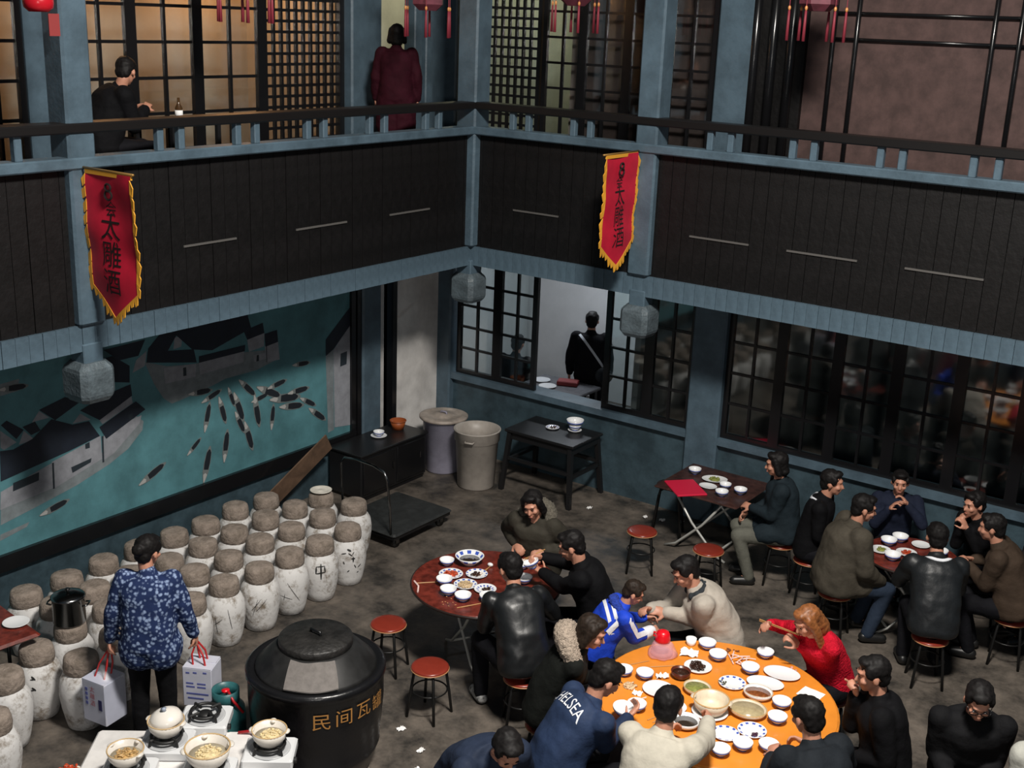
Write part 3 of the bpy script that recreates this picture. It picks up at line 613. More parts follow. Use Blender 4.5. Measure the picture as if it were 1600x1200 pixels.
clay_dish('soup_dish', -3.31, 6.99, ZO, .1, .05, 'white dish of dark soup beside the pale jacketed man', 0, 1, False, M_darksoup, .6, M_porc, M_porc)
# red capped jug in a plastic bag
t = thing('plastic_jug', 'clear jug with red cap wrapped in a pink plastic bag', 'jug', (-3.95, 7.78, ZO)); t.scale = (1.15, 1.15, 1.15)
def film_mat(name, col, fac):
    m = bpy.data.materials.new(name); m.use_nodes = True; nt = m.node_tree; nt.nodes.clear(); o = nt.nodes.new('ShaderNodeOutputMaterial'); mx = nt.nodes.new('ShaderNodeMixShader'); t_ = nt.nodes.new('ShaderNodeBsdfTransparent'); d = nt.nodes.new('ShaderNodeBsdfDiffuse')
    d.inputs[0].default_value = (*col, 1); mx.inputs[0].default_value = fac; nt.links.new(t_.outputs[0], mx.inputs[1]); nt.links.new(d.outputs[0], mx.inputs[2]); nt.links.new(mx.outputs[0], o.inputs[0]); MATS[name] = m; return m
M_pinkbag = film_mat('pink_plastic', (.9, .5, .56), .33)
MB().lathe([(0, 0), (.07, 0), (.078, .02), (.07, .07), (.055, .10), (.05, .11), (0, .11)], 18).build('jug_body', M_pinkbag, t, True)
bagm = MB().lathe([(0, .001), (.09, .001), (.105, .012), (.085, .04), (.078, .07), (.062, .09), (.056, .095)], 22).mesh('bag', M_pinkbag, True); lump(bagm, .02, 22); ob('bag', bagm, t)
M_redplastic = mat('red_plastic', (.70, .006, .015), .3)
MB().lathe([(0, .10), (.052, .10), (.054, .12), (.048, .155), (.040, .175), (.018, .185), (0, .186)], 20).build('cap', M_redplastic, t, True)
MB().path([(-.045, 0, .15), (-.07, 0, .15), (-.072, 0, .125), (-.05, 0, .12)], .007).build('cap_handle', M_redplastic, t, True)
def paper(x, y, z, w, d, label, seed, crump=.02, rz=0., name='paper_napkin', m=None, group=None):
    rnd = random.Random(seed); n = 7; vs = []; 
    for i in range(n+1):
        for j in range(n+1): vs.append(((i/n-.5)*w*(1+.1*rnd.uniform(-1, 1)*min(1, crump*30)), (j/n-.5)*d*(1+.1*rnd.uniform(-1, 1)*min(1, crump*30)), crump*(rnd.random()**1.5)))
    fs = [(i*(n+1)+j, (i+1)*(n+1)+j, (i+1)*(n+1)+j+1, i*(n+1)+j+1) for i in range(n) for j in range(n)]
    k = len(vs); vs2 = vs+[(a, b_, c-.002) for a, b_, c in vs]; fs2 = fs+[tuple(q+k for q in reversed(f)) for f in fs]
    o = MB().add(vs2, fs2).build(name, m or mat('white_paper', (.85, .84, .83), .8), None, crump > .005, (x, y, z+.002), rz); return tag(o, label, 'napkin', group)
paper(-2.77, 7.98, ZO, .17, .15, 'flat square white napkin on the orange table edge', 1, .002, R(-5))
paper(-3.78, 7.93, ZO, .14, .11, 'crumpled white tissue beside the red capped jug', 2, .035, .4)
paper(-3.77, 7.47, ZO, .10, .07, 'folded white napkin behind a rice bowl', 3, .03, .7)
paper(-3.80, 7.14, ZO, .07, .06, 'small white tissue among bone scraps', 4, .02, .2)
pile(-3.90, 7.19, ZO, .06, .022, mat('bone_scraps', (.60, .42, .25), .6, var=.35, vscale=50), 'gnawed bones and corn scraps on the orange table', 'scraps', 9, 16, .016)
pile(-3.52, 8.16, ZO, .07, .012, mat('brown_scraps', (.22, .07, .02), .6, var=.4, vscale=50), 'brown leaf and shell scraps at the orange table rim', 'scraps', 12, 14, .012)
pile(-3.04, 8.22, ZO, .05, .012, mat('pink_scraps', (.62, .30, .24), .6, var=.3, vscale=50), 'pink wrapper scraps beside the large white plate', 'scraps', 15, 10, .013)
pile(-3.36, 7.68, ZO+.012, .035, .012, mat('dark_leaf_bits', (.06, .06, .03), .6), 'dark leafy leftovers on the blue dabbed plate', 'food', 17, 10, .009)
pile(-2.86, 7.18, ZO+.012, .028, .014, mat('purple_scrap', (.05, .015, .04), .5), 'dark purple leftover on the blue ringed plate', 'food', 18, 8, .01)
# torn pink paper straws
M_straw = mat('pink_white_paper', (.85, .62, .58), .6)
rnd = random.Random(5)
for k in range(9):
    a = rnd.uniform(0, 3.1); l = rnd.uniform(.09, .16); cx, cy = -3.41+rnd.uniform(-.07, .07), 8.06+rnd.uniform(-.06, .06)
    o = MB().path([(-l/2, 0, .006+k*.004), (0, 0, .008+k*.005), (l/2, 0, .006+k*.004)], .005, 6).build('paper_strip', M_straw, None, False, (cx, cy, ZO), a); tag(o, 'pink white wrapper strip in the tangle on the orange table', 'strip', 'torn wrapper strips')
M_bamboo = mat('bamboo', (.50, .27, .10), .5)
def chopstick(x, y, z, a, label, group, l=.23, tilt=0., m=None):
    o = MB().path([(-l/2, 0, .004), (l/2, 0, .004)], .0042, 6, .0028).build('chopstick', m or M_bamboo, None, False, (x, y, z)); o.rotation_euler = (0, tilt, a)
    return tag(o, label, 'chopstick', group)
chopstick(-4.03, 7.52, ZO, R(60), 'bamboo chopstick lying along the orange table rim beside bowls', 'chopsticks')
chopstick(-3.84, 7.62, ZO, R(45), 'bamboo chopstick lying between jug and braised meat', 'chopsticks')
for k in (0, .03): chopstick(-3.52+k, 6.98, ZO, R(70+300*k), 'bamboo chopstick of a pair near the navy sleeve on orange table', 'chopstick pair by navy sleeve')
tag(MB().path([(-3.80, 6.98, ZO+.004), (-3.76, 7.02, ZO+.012), (-3.70, 7.10, ZO+.03)], .005, 6).build('drinking_straw', M_straw), 'pink paper straw leaning beside a rice bowl', 'straw')

ZR = .74; RB = 'dishes on the maroon table'
t = thing('soup_bowl', 'large blue and white bowl of dark broth', 'bowl', (-6.17, 8.13, ZR))
MB().lathe([(0, 0), (.06, 0), (.065, .01), (.10, .04), (.135, .085), (.131, .085), (.095, .045), (.05, .018), (0, .016)], 32).build('body', M_pl3, t, True)
MB().lathe([(0, .044), (.094, .044), (.094, .048), (0, .05)], 26).build('broth', M_darksoup, t, True)
bowl(-6.31, 7.97, ZR, 'white bowl beside the big blue and white broth bowl', RB)
plate(-6.15, 7.83, ZR, .11, 'blue ringed plate of red dressed food', None, M_pl1); pile(-6.15, 7.83, ZR+.01, .065, .035, M_redfood, 'red dressed cold dish on blue ringed plate', seed=21)
plate(-5.97, 7.98, ZR, .1, 'blue ringed plate with a few brown slices', None, M_pl1); pile(-5.98, 7.97, ZR+.01, .045, .018, M_meat, 'brown meat slices left on a blue ringed plate', seed=22, n=10)
plate(-5.92, 7.75, ZR, .105, 'blue ringed plate of pale noodles', None, M_pl1); pile(-5.91, 7.74, ZR+.01, .075, .045, M_beigefood, 'pale noodles heaped on blue ringed plate', seed=23)
plate(-5.73, 7.79, ZR, .1, 'blue and white plate beside the leather jacket sleeve', None, M_pl2); pile(-5.72, 7.80, ZR+.01, .035, .015, M_meat, 'dark scraps left on a blue and white plate', seed=24, n=9)
bl = 'white rice bowl standing among plates on the maroon table'
for x, y in ((-6.08, 7.65), (-5.93, 7.52), (-5.76, 7.51), (-5.59, 7.64)): bowl(x, y, ZR, bl, 'rice bowls on the maroon table', 1.08)
bowl(-5.74, 8.36, ZR, 'white bowl by the sleeve of the hooded grey brown coat', RB, 1.05)
bowl(-5.55, 8.13, ZR, 'white bowl below the raised bowl of the man in black', RB, 1.1)
tag(MB().ell((0, 0, .018), (.03, .022, .018), n=12, m=6).build('tea_pot_lid', M_porc, None, True, (-5.99, 8.21, ZR)), 'white porcelain lid beside the big broth bowl', 'lid')
for k in (0, 1): chopstick(-5.66+.02*k, 7.47+.03*k, ZR, R(62), 'bamboo chopstick of a pair beside rice bowl on maroon table', 'chopstick pair on maroon table')
for k in (0, 1): chopstick(-6.21+.008*k, 7.58+.012*k, ZR, R(48), 'bamboo chopstick of a pair pointing at the wine jars', 'chopstick pair toward jars')
for k in (0, 1): chopstick(-5.97+.012*k, 8.10-.01*k, ZR+.004, R(95+8*k), 'bamboo chopstick of a pair behind the leather jacket man', 'chopstick pair behind leather jacket')
tag(MB().path([(-6.32, 7.52, ZR+.006), (-6.22, 7.46, ZR+.012), (-6.16, 7.38, ZR+.006)], .008, 6).build('drinking_straw', M_straw), 'white straw at the rim of the maroon table', 'straw')
pile(-5.83, 7.42, ZR, .1, .008, mat('crumbs', (.5, .24, .1), .6), 'scattered crumbs near the maroon table rim', 'crumbs', 31, 9, .008)
# right small table dishes
rl = 'white bowl on the small maroon table under right windows'
for x, y in ((-3.22, 11.31), (-3.28, 11.15), (-3.13, 10.83), (-2.80, 11.22)): bowl(x, y, .74, rl, 'bowls under the right windows', 1.15)
for x, y, r_, l in ((-3.29, 10.96, .1, 'white plate with greens on the small maroon table'), (-2.93, 10.78, .095, 'white plate at the near rim of small maroon table'), (-3.02, 11.34, .09, 'white plate at the far side of small maroon table'), (-3.07, 11.06, .1, 'white plate with red sauce on small maroon table')): plate(x, y, .74, r_, l)
pile(-3.29, 10.96, .752, .05, .02, M_greens, 'chopped greens on a white plate under windows', seed=41, n=12)
pile(-3.07, 11.06, .752, .055, .015, M_redfood, 'red sauced leftovers on a white plate under windows', seed=42, n=12)
# black table dishes
plate(-7.68, 11.72, .785, .085, 'white saucer with leftovers on the black table', None, M_pl2); pile(-7.68, 11.72, .795, .05, .012, M_meat, 'brown leftovers on a saucer', seed=51, n=8)
plate(-7.42, 11.82, .785, .085, 'white saucer under stacked bowls on black table')
bowl(-7.42, 11.82, .80, 'lower white bowl of the stack on black table', 'stacked bowls', 1.15); bowl(-7.42, 11.82, .838, 'upper white bowl of the stack on black table', 'stacked bowls', 1.55)
# folding table dishes
fl = 'white bowl on the small folding table'
for x, y in ((-5.69, 11.66), (-5.15, 11.25), (-5.02, 11.44)): bowl(x, y, .725, fl, 'bowls on the folding table', 1.05)
plate(-5.42, 11.62, .725, .12, 'oval plate of leftover greens on small folding table', sx=1.2, sy=.9, rz=.5, m=M_porc); pile(-5.42, 11.62, .737, .075, .02, M_greens, 'leftover greens on the oval plate', seed=61, n=16)
plate(-5.38, 11.38, .725, .085, 'small white plate beside the crimson tray', sx=1.2); 
bowl(-5.22, 11.48, .725, 'blue rimmed bowl beside the oval plate', 'bowls on the folding table', .95)
plate(-8.28, 4.86, .74, .105, 'empty white plate on the dark red tabletop')
# ------------------------------------------------------------------ big black vat
M_vat = mat('black_glaze', (.007, .007, .008), .3, bump=.25, bscale=10)
M_gold = mat('gold_brush_paint', (.42, .20, .055), .5)
vx, vy = -5.87, 5.84
t = thing('soup_vat', 'huge black vat with gold lettering and round lid on sloping shoulder', 'vat', (vx, vy, 0))
MB().lathe([(0, 0), (.40, 0), (.43, .03), (.47, .16), (.485, .20), (.475, .22), (.50, .40), (.515, .60), (.515, .78), (.53, .80), (.53, .84), (.50, .86), (.48, .85), (.46, .84), (0, .84)], 56).build('body', M_vat, t, True)
MB().lathe([(0, .83), (.47, .83), (.45, .86), (.31, 1.0), (.29, 1.01), (0, 1.01)], 40).build('shoulder', mat('dull_black_cover', (.012, .012, .012), .5, var=.5, vscale=5), t, True)
lid = MB().lathe([(0, 1.0), (.27, 1.0), (.28, 1.01), (.28, 1.06), (.27, 1.07), (.05, 1.085), (0, 1.085)], 40).build('lid', mat('worn_black_lid', (.016, .015, .014), .5, var=.6, vscale=6, bump=.4, bscale=30), t, True)
MB().path([(-.05, 0, 1.08), (-.05, 0, 1.11), (.05, 0, 1.11), (.05, 0, 1.08)], .01).build('lid_handle', M_vat, lid, True)
# grey cloth panel over the front of the shoulder
q = MB(); rows = []
for k in range(7):
    f = k/6; r_ = .30+(.47-.30)*f; z = 1.005+(.865-1.005)*f
    rows.append([((r_+.008)*math.cos(R(-50)+w), (r_+.008)*math.sin(R(-50)+w), z+.008+.004*math.sin(9*w+f*4)) for w in [(-.55+.02*k)+(1.1-.04*k)*j/14 for j in range(15)]])
vs = [p for r_ in rows for p in r_]; fs = [(i*15+j, i*15+j+1, (i+1)*15+j+1, (i+1)*15+j) for i in range(6) for j in range(14)]
q.add(vs+[(a, b_, c-.006) for a, b_, c in vs], fs+[tuple(i+len(vs) for i in reversed(f)) for f in fs]).build('cover_cloth', mat('grey_cloth', (.16, .145, .135), .85, var=.15, vscale=20), t, True)
def text_mesh(s, size, ext=0.):
    c = bpy.data.curves.new('lettering', 'FONT'); c.body = s; c.size = size; c.align_x = 'CENTER'; c.align_y = 'CENTER'; c.extrude = ext; c.offset = 0.0; c.resolution_u = 3
    o = bpy.data.objects.new('lettering', c); COL.objects.link(o); bpy.context.view_layer.update()
    me = bpy.data.meshes.new_from_object(o.evaluated_get(bpy.context.evaluated_depsgraph_get())); bpy.data.objects.remove(o); bpy.data.curves.remove(c)
    bm = bmesh.new(); bm.from_mesh(me); bmesh.ops.triangulate(bm, faces=bm.faces[:]); bmesh.ops.subdivide_edges(bm, edges=[e for e in bm.edges if e.calc_length() > size*.18], cuts=1); bm.to_mesh(me); bm.free()
    return me
for i, ch in enumerate('民间瓦罐'):
    me = text_mesh(ch, .135); a0 = R(-41)+i*.33; dz = (0, .015, .03, .0)[i]
    for v in me.vertices:
        a = a0+v.co.x/.525*1.15; z = .635+dz*.5+v.co.y*1.05; v.co = V((.5205*math.cos(a), .5205*math.sin(a), z))
    me.materials.clear(); me.materials.append(M_gold); ob('gold_character', me, t)

# ------------------------------------------------------------------ stoves and casseroles on the serving table
zt = .74
t = thing('serving_table', 'maroon skirted serving table holding the gas stoves', 'table', (-5.72, 4.52, 0), R(38))
MB().bev((-.72, -.62, zt-.04), (.50, .36, zt), .015).build('tabletop', mat('white_table_sheet', (.68, .66, .64), .6, var=.08, vscale=8), t)
MB().box((-.70, -.60, .02), (.48, .34, zt-.04)).build('table_skirt', mat('maroon_cloth', (.09, .008, .02), .8), t)
M_stovew = mat('white_enamel_metal', (.66, .67, .68), .25); M_castiron = mat('cast_iron', (.010, .010, .010), .5)
def make_stove():
    t = thing('gas_stove', '', 'stove')
    MB().bev((-.17, -.145, 0), (.17, .145, .075), .012).build('body', M_stovew, t)
    MB().lathe([(0, .072), (.135, .072), (.14, .078), (.132, .082), (.12, .077), (0, .076)], 30).build('drip_tray', mat('grey_enamel', (.46, .47, .48), .3), t, True)
    MB().lathe([(0, .075), (.045, .075), (.05, .09), (.042, .102), (0, .104)], 20).build('burner', M_castiron, t, True)
    for k in range(4):
        a = R(45)+k*math.pi/2; c, s = math.cos(a), math.sin(a)
        MB().path([(.13*c, .13*s, .078), (.12*c, .12*s, .118), (.05*c, .05*s, .118)], .012, 6).build('pan_support', M_castiron, t)
    MB().path([(.10*math.cos(a*math.pi/14), .10*math.sin(a*math.pi/14), .112) for a in range(28)], .012, 6, closed=True).build('support_ring', M_castiron, t, True)
    MB().tube((.19, -.08, .04), (.17, -.08, .04), .022, n=14).build('control_knob', M_castiron, t)
    return t
sv = make_stove(); RZ = R(38)
spots = [(-5.95, 4.50, 'white gas stove under the lidded casserole'), (-5.98, 4.86, 'white gas stove with a bare black burner'), (-5.34, 4.87, 'white gas stove under the casserole at the vat side'), (-5.88, 4.13, 'white gas stove under the small casserole of shellfish'), (-5.48, 4.46, 'white gas stove under the large casserole of mushrooms')]
for i, (x, y, l) in enumerate(spots):
    o = sv if i == 0 else copy_tree(sv)
    o.location = (x, y, zt); o.rotation_euler.z = RZ; o['label'] = l; o['group'] = 'gas stoves on the serving table'
def casserole(x, y, r, h, label, fill, seed, lid=False, rz=0.):
    t = clay_dish('casserole', x, y, zt+.123, r, h, label, rz, 1, True, None, .6, mat('pale_stoneware', (.66, .62, .56), .35, var=.08, vscale=9), mat('tan_rim', (.52, .36, .18), .4))
    t['category'] = 'pot'; t['group'] = 'casseroles on the stoves'
    MB().ell((0, r*1.02, h*.88), (r*.2, r*.22, h*.14)).build('handle', mat('pale_stoneware', ()), t, True)
    if lid:
        l = MB().lathe([(0, h-.012), (r*.86, h-.012), (r*.9, h), (r*.8, h+.03), (r*.45, h+.058), (0, h+.066)], 32).build('lid', mat('cream_glaze', (.74, .70, .64), .22), t, True); l.rotation_euler = (R(7), R(-6), 0); l.location = (.012, .012, .01)
        MB().lathe([(0, h+.06), (.016, h+.062), (.012, h+.072), (.02, h+.084), (0, h+.09)], 14).build('knob', mat('blue_grey_glaze', (.30, .34, .42), .25), l, True)
    elif fill:
        MB().lathe([(0, h*.5), (r*.82, h*.5), (r*.84, h*.52), (0, h*.53)], 24).build('broth', mat('pale_broth', (.50, .44, .32), .2), t, True)
        pile(x, y, zt+.123+h*.5, r*.7, .03, fill, label.split(' of ')[0].replace('small ', '').replace('large ', '').replace('pale ', '')+' contents, '+label.split(' of ')[1], seed=seed, n=34, bit=.013)
    return t
casserole(-5.96, 4.51, .125, .10, 'pale lidded casserole beside the bare burner', None, 0, True, .4)
casserole(-5.34, 4.87, .12, .10, 'pale casserole of clams beside the vat', M_mush, 71, rz=.6)
casserole(-5.89, 4.13, .12, .10, 'small pale casserole of brown shellfish', mat('brown_shellfish', (.42, .26, .10), .4, var=.5, vscale=40), 72, rz=.2)
casserole(-5.48, 4.46, .15, .12, 'large pale casserole of yellow mushrooms', M_mush, 73, rz=1.)
casserole(-6.02, 3.78, .125, .10, 'pale casserole of dark red food at the table end', M_redfood, 74, rz=.5).location.z = zt+.03
tag(MB().lathe([(0, 0), (.055, 0), (.065, .010), (.084, .022), (.081, .026), (.061, .014), (0, .011)], 30).build('steel_plate', mat('pale_red_rim_plate', (.62, .58, .54), .3), None, True, (-5.665, 4.27, zt)), 'shallow pale plate under the steel ladle', 'plate')
t = thing('ladle', 'polished steel ladle resting on a plate between the stoves', 'ladle', (-5.67, 4.275, zt+.016), R(-55))
M_shiny = mat('polished_steel', (.5, .5, .5), .08, 1.)
MB().lathe([(0, 0), (.02, .003), (.035, .016), (.042, .032), (.040, .032), (.033, .018), (.018, .006), (0, .004)], 18).build('cup', M_shiny, t, True)
MB().path([(.04, 0, .03), (.08, .0, .06), (.2, .02, .10)], .006, 6).build('handle', mat('black_handle', (.01, .01, .01), .4), t, True)
tag(MB().path([(-5.72, 4.93, zt+.01), (-5.64, 4.98, zt+.03), (-5.56, 4.97, zt+.03), (-5.53, 4.95, zt+.025), (-5.515, 4.93, zt+.025)], .011, 8).build('gas_hose', mat('red_rubber', (.42, .01, .015), .4), None, True), 'red rubber gas hose looping between the stoves', 'hose')
# gas cylinder
t = thing('gas_cylinder', 'teal gas cylinder with red valve beside the vat', 'gas cylinder', (-6.42, 5.42, 0))
M_teal = mat('teal_cylinder_paint', (.03, .13, .14), .4, var=.3, vscale=7)
MB().lathe([(0, .02), (.11, .02), (.145, .06), (.15, .12), (.15, .38), (.14, .45), (.10, .50), (.03, .52), (0, .52)], 26).build('tank', M_teal, t, True)
MB().ring([(.11, .0), (.12, .0), (.12, .06), (.11, .06)], 24).build('foot_ring', M_teal, t, True)
MB().ring([(.095, .48), (.105, .48), (.105, .60), (.095, .60)], 24).build('guard_collar', M_teal, t, True)
MB().tube((0, 0, .51), (0, 0, .58), .018).build('valve', M_chrome, t, True)
MB().lathe([(0, .575), (.03, .575), (.032, .59), (0, .595)], 12).build('valve_wheel', M_redplastic, t, True)
MB().path([(.0, 0, .56), (.06, -.02, .6), (.12, -.03, .55), (.17, .02, .45)], .011).build('regulator_hose', mat('red_rubber', ()), t, True)

# ------------------------------------------------------------------ bins, cart, cabinet, boards
M_bin1 = mat('lilac_plastic', (.30, .29, .37), .4, var=.15, vscale=4); M_bin2 = mat('beige_plastic', (.36, .325, .29), .45, var=.15, vscale=4)
t = thing('plastic_bin', 'tall lilac grey plastic bin with flat lid by the teal wall', 'bin', (-9.10, 11.36, 0))
MB().lathe([(0, 0), (.21, 0), (.225, .02), (.262, .66), (.27, .665), (.27, .70), (.25, .70), (.205, .03), (0, .03)], 34).build('body', M_bin1, t, True)
l = MB().lathe([(0, .695), (.30, .695), (.31, .705), (.31, .73), (.29, .735), (.24, .745), (.22, .735), (.12, .735), (.11, .75), (0, .752)], 34).build('lid', mat('dirty_beige_lid', (.34, .29, .25), .5, var=.3, vscale=5), t, True)
MB().path([(-.05, 0, .745), (-.04, 0, .775), (.04, 0, .775), (.05, 0, .745)], .012).build('lid_grip', M_bin1, l, True)
t = thing('plastic_bin', 'tall beige plastic bin without a lid by the black table', 'bin', (-8.44, 11.20, 0))
MB().lathe([(0, 0), (.215, 0), (.23, .02), (.265, .60), (.28, .61), (.285, .73), (.295, .74), (.29, .75), (.272, .75), (.255, .60), (.21, .03), (0, .03)], 34).build('body', M_bin2, t, True)
for a in (1.9, 5.04): MB().path([(.285*math.cos(a-.2), .285*math.sin(a-.2), .66), (.32*math.cos(a-.15), .32*math.sin(a-.15), .65), (.32*math.cos(a+.15), .32*math.sin(a+.15), .65), (.285*math.cos(a+.2), .285*math.sin(a+.2), .66)], .012).build('handle', M_bin2, t, True)
M_cart = mat('dark_rubber_deck', (.022, .024, .024), .5, var=.3, vscale=8)
t = thing('platform_cart', 'dark flat platform cart with curved steel push handle', 'cart', (-8.32, 9.56, 0))
MB().bev((-.42, -.5, .15), (.42, .5, .19), .02).build('deck', M_cart, t)
MB().box((-.40, -.48, .12), (.40, .48, .15)).build('deck_frame', M_blackwood, t)
for sx in (-1, 1):
    for sy in (-1, 1):
        wl = MB().tube((sx*.33-.02, sy*.38, .055), (sx*.33+.02, sy*.38, .055), .055, n=18).build('wheel', M_castiron, t, True)
        MB().box((sx*.33-.03, sy*.38-.025, .05), (sx*.33+.03, sy*.38+.025, .12)).build('caster_fork', M_steel, t)
MB().path([(-.34, -.48, .17), (-.34, -.52, .6), (-.33, -.53, .86), (-.28, -.535, .93), (-.1, -.54, .955), (.15, -.54, .945), (.3, -.535, .90), (.34, -.53, .82), (.35, -.5, .5), (.35, -.48, .17)], .014, 8).build('push_handle', mat('bright_tube', (.25, .25, .25), .15, 1.), t, True)
t = thing('cabinet', 'low black cabinet in the corner beside the mural end', 'cabinet', (-9.36, 10.3, 0))
MB().bev((-.26, -.47, .05), (.26, .72, .57), .01).build('body', M_btab, t)
MB().bev((-.265, -.49, .57), (.28, .74, .60), .006).build('top_board', M_btab, t)
for k in (0, 1): 
    d = MB().bev((.26, -.44+k*.6, .09), (.275, .12+k*.56, .54), .005).build('door', M_blackwood, t); MB().tube((.285, .08+k*.5, .30), (.285, .08+k*.5, .38), .006).build('handle', M_steel, d)
MB().box((-.25, -.43, 0), (.24, .69, .05)).build('plinth', M_blackwood, t)
plate(-9.40, 10.47, .60, .1, 'white plate lying on the black corner cabinet'); bowl(-9.40, 10.47, .612, 'white bowl on the black corner cabinet', 'corner cabinet things')
t = thing('orange_basket', 'small orange plastic basket on the corner cabinet', 'basket', (-9.42, 10.85, .60))
M_obk = mat('orange_basket_plastic', (.30, .07, .015), .5)
MB().lathe([(0, 0), (.07, 0), (.10, .11), (.094, .11), (.065, .008), (0, .008)], 20).build('body', M_obk, t, True)
MB().path([(.1*math.cos(a*math.pi/12), .1*math.sin(a*math.pi/12), .112) for a in range(24)], .007, 6, closed=True).build('rim', M_obk, t, True)
# cardboard sheet leaning on the wall
q = MB().box((-.008, -.60, -.13), (.008, .60, .13)).build('cardboard_sheet', mat('brown_card', (.13, .075, .045), .85, var=.25, vscale=6), None, False, (-9.50, 9.13, .435)); q.rotation_euler = (R(33), R(12), 0)
tag(q, 'brown cardboard sheet leaning on the wall behind jars', 'cardboard')

# ------------------------------------------------------------------ banners
M_silk = mat('red_silk', (.50, .010, .035), .55, var=.1, vscale=5); M_fringe = mat('gold_fringe', (.72, .34, .03), .6); M_black = mat('black_print', (.012, .006, .006), .6)
def banner(label, loc, rz, W, Hh, point_h, scale_y=1.):
    """hangs in the local xz plane, face towards -y, top edge at z=0 from x=0 to x=W"""
    t = thing('silk_banner', label, 'banner', loc, rz)
    n = 14; fr = []; wav = lambda x, z: .012*math.sin(9*x+5*z)+.006*math.sin(17*z)
    cols = [W*i/n for i in range(n+1)]; rows = 18; vs = []; fs = []
    low = lambda x: -Hh-point_h*(1-abs(x-W*.5)/(W*.5))
    for i, x in enumerate(cols):
        for j in range(rows+1): z = low(x)*j/rows; vs.append((x, wav(x, z), z))
    for i in range(n):
        for j in range(rows): a = i*(rows+1)+j; fs.append((a, a+1, a+rows+2, a+rows+1))
    k = len(vs); MB().add(vs+[(a, b_+.004, c) for a, b_, c in vs], fs+[tuple(q+k for q in reversed(f)) for f in fs]).build('cloth', M_silk, t, True)
    MB().tube((-.06, 0, .012), (W+.03, 0, .012), .01).build('rod', mat('brass_rod', (.35, .2, .06), .35, .6), t, True)
    MB().box((0, -.006, -.03), (W, .010, .005)).build('top_hem', M_fringe, t)
    # fringe tufts along both sides and the pointed hem
    rnd = random.Random(int(W*1000)); tu = []
    for s, x0 in ((-1, 0), (1, W)):
        nn = 9
        for j in range(nn):
            z = -.03-(Hh-.03)*j/nn; l = rnd.uniform(.10, .15); o = rnd.uniform(.035, .06)*(1 if s < 0 else .8)
            tu.append([(x0-s*.004, z), (x0+s*o, z-l*.45), (x0+s*o*.6, z-l), (x0-s*.004, z-l*.8)])
    for j in range(12):
        x = W*(j+.5)/12; l = rnd.uniform(.06, .10); z = low(x)+.012
        tu.append([(x-W/24, low(x-W/24)+.012), (x+W/24, low(x+W/24)+.012), (x+W/40, z-l*.8), (x-.006, z-l)])
    for pl in tu:
        p2 = [(x, wav(x, z)-.004, z) for x, z in pl]; k = len(p2)
        MB().add(p2+[(a, b_+.008, c) for a, b_, c in p2], [tuple(range(k)), tuple(range(2*k-1, k-1, -1))]+[(i, k+i, k+(i+1) % k, (i+1) % k) for i in range(k)]).build('fringe_tuft', M_fringe, t)
    for i, ch in enumerate('太雕酒'):
        me = text_mesh(ch, .225)
        for v in me.vertices: x, z = W*.5+v.co.x, -Hh*.47-.235*i*Hh/1.0*1.0+v.co.y; v.co = V((x, wav(x, z)-.004, z))
        me.materials.clear(); me.materials.append(M_black); ob('black_character', me, t)
    em = MB()   # gourd-like emblem over a small character
    for cz, r_ in ((-.115, .033), (-.175, .042)): em.path([(W*.5+r_*math.cos(a*math.pi/10), -.008, cz+r_*math.sin(a*math.pi/10)*.85) for a in range(20)], .009, 5, closed=True)
    em.build('emblem', M_black, t)
    me = text_mesh('会', .13)
    for v in me.vertices: x, z = W*.5+v.co.x, -.29+v.co.y; v.co = V((x, wav(x, z)-.004, z))
    me.materials.clear(); me.materials.append(M_black); ob('black_character', me, t)
banner('red silk banner with gold fringe hanging from the post above the mural', (-8.28, 5.78, 4.33), 0, .57, .93, .23)
banner('red silk banner with gold fringe hanging from the post above the windows', (-6.20, 10.18, 4.33), R(90), .60, .90, .23)

# ------------------------------------------------------------------ lanterns
M_lant = mat('faded_red_gauze', (.13, .03, .045), .6, var=.3, vscale=8); M_tas = mat('pink_red_tassel', (.22, .022, .038), .6); M_bead = mat('amber_bead', (.6, .25, .08), .3)
def lantern(x, y, zb, label, rz):
    t = thing('palace_lantern', label, 'lantern', (x, y, zb), rz, 'palace lanterns hung along the galleries')
    def hexr(r, z): return [(r*math.cos(k*math.pi/3), r*math.sin(k*math.pi/3), z) for k in range(6)]
    MB().loft([hexr(.10, .0), hexr(.17, .06), hexr(.17, .40), hexr(.12, .46)]).build('body', M_lant, t)
    MB().loft([hexr(.25, .46), hexr(.25, .49), hexr(.08, .58)]).build('canopy', M_blackwood, t)
    MB().tube((0, 0, .58), (0, 0, 6.7-zb), .008).build('cord', M_blackwood, t)
    for k in range(6):
        a = k*math.pi/3; px, py = .25*math.cos(a), .25*math.sin(a)
        MB().tube((px, py, .46), (px, py, .04), .004, n=6).build('tassel_cord', M_tas, t)
        MB().ell((px, py, .02), (.014, .014, .022), n=8, m=6).build('bead', M_bead, t, True)
        MB().lathe([(0, -.26), (.016, -.26), (.013, -.1), (.010, 0), (0, 0)], 8, (px, py, 0)).build('tassel', M_tas, t, True)
lantern(-7.0, 10.72, 5.72, 'faded hexagonal lantern with red tassels before the paned upstairs windows', .2)
lantern(-4.42, 10.72, 5.74, 'faded hexagonal lantern with red tassels before the brown screen', .5)
lantern(-8.25, 9.9, 5.62, 'faded hexagonal lantern with red tassels above the woman in dark red', .1)
lantern(-8.25, 7.45, 5.72, 'faded hexagonal lantern with red tassels before the warm lit windows', .4)
t = thing('round_lantern', 'bright red drum lantern beside the left gallery post', 'lantern', (-8.30, 5.49, 5.50))
M_brightred = mat('bright_red_lacquer', (.48, .01, .02), .25)
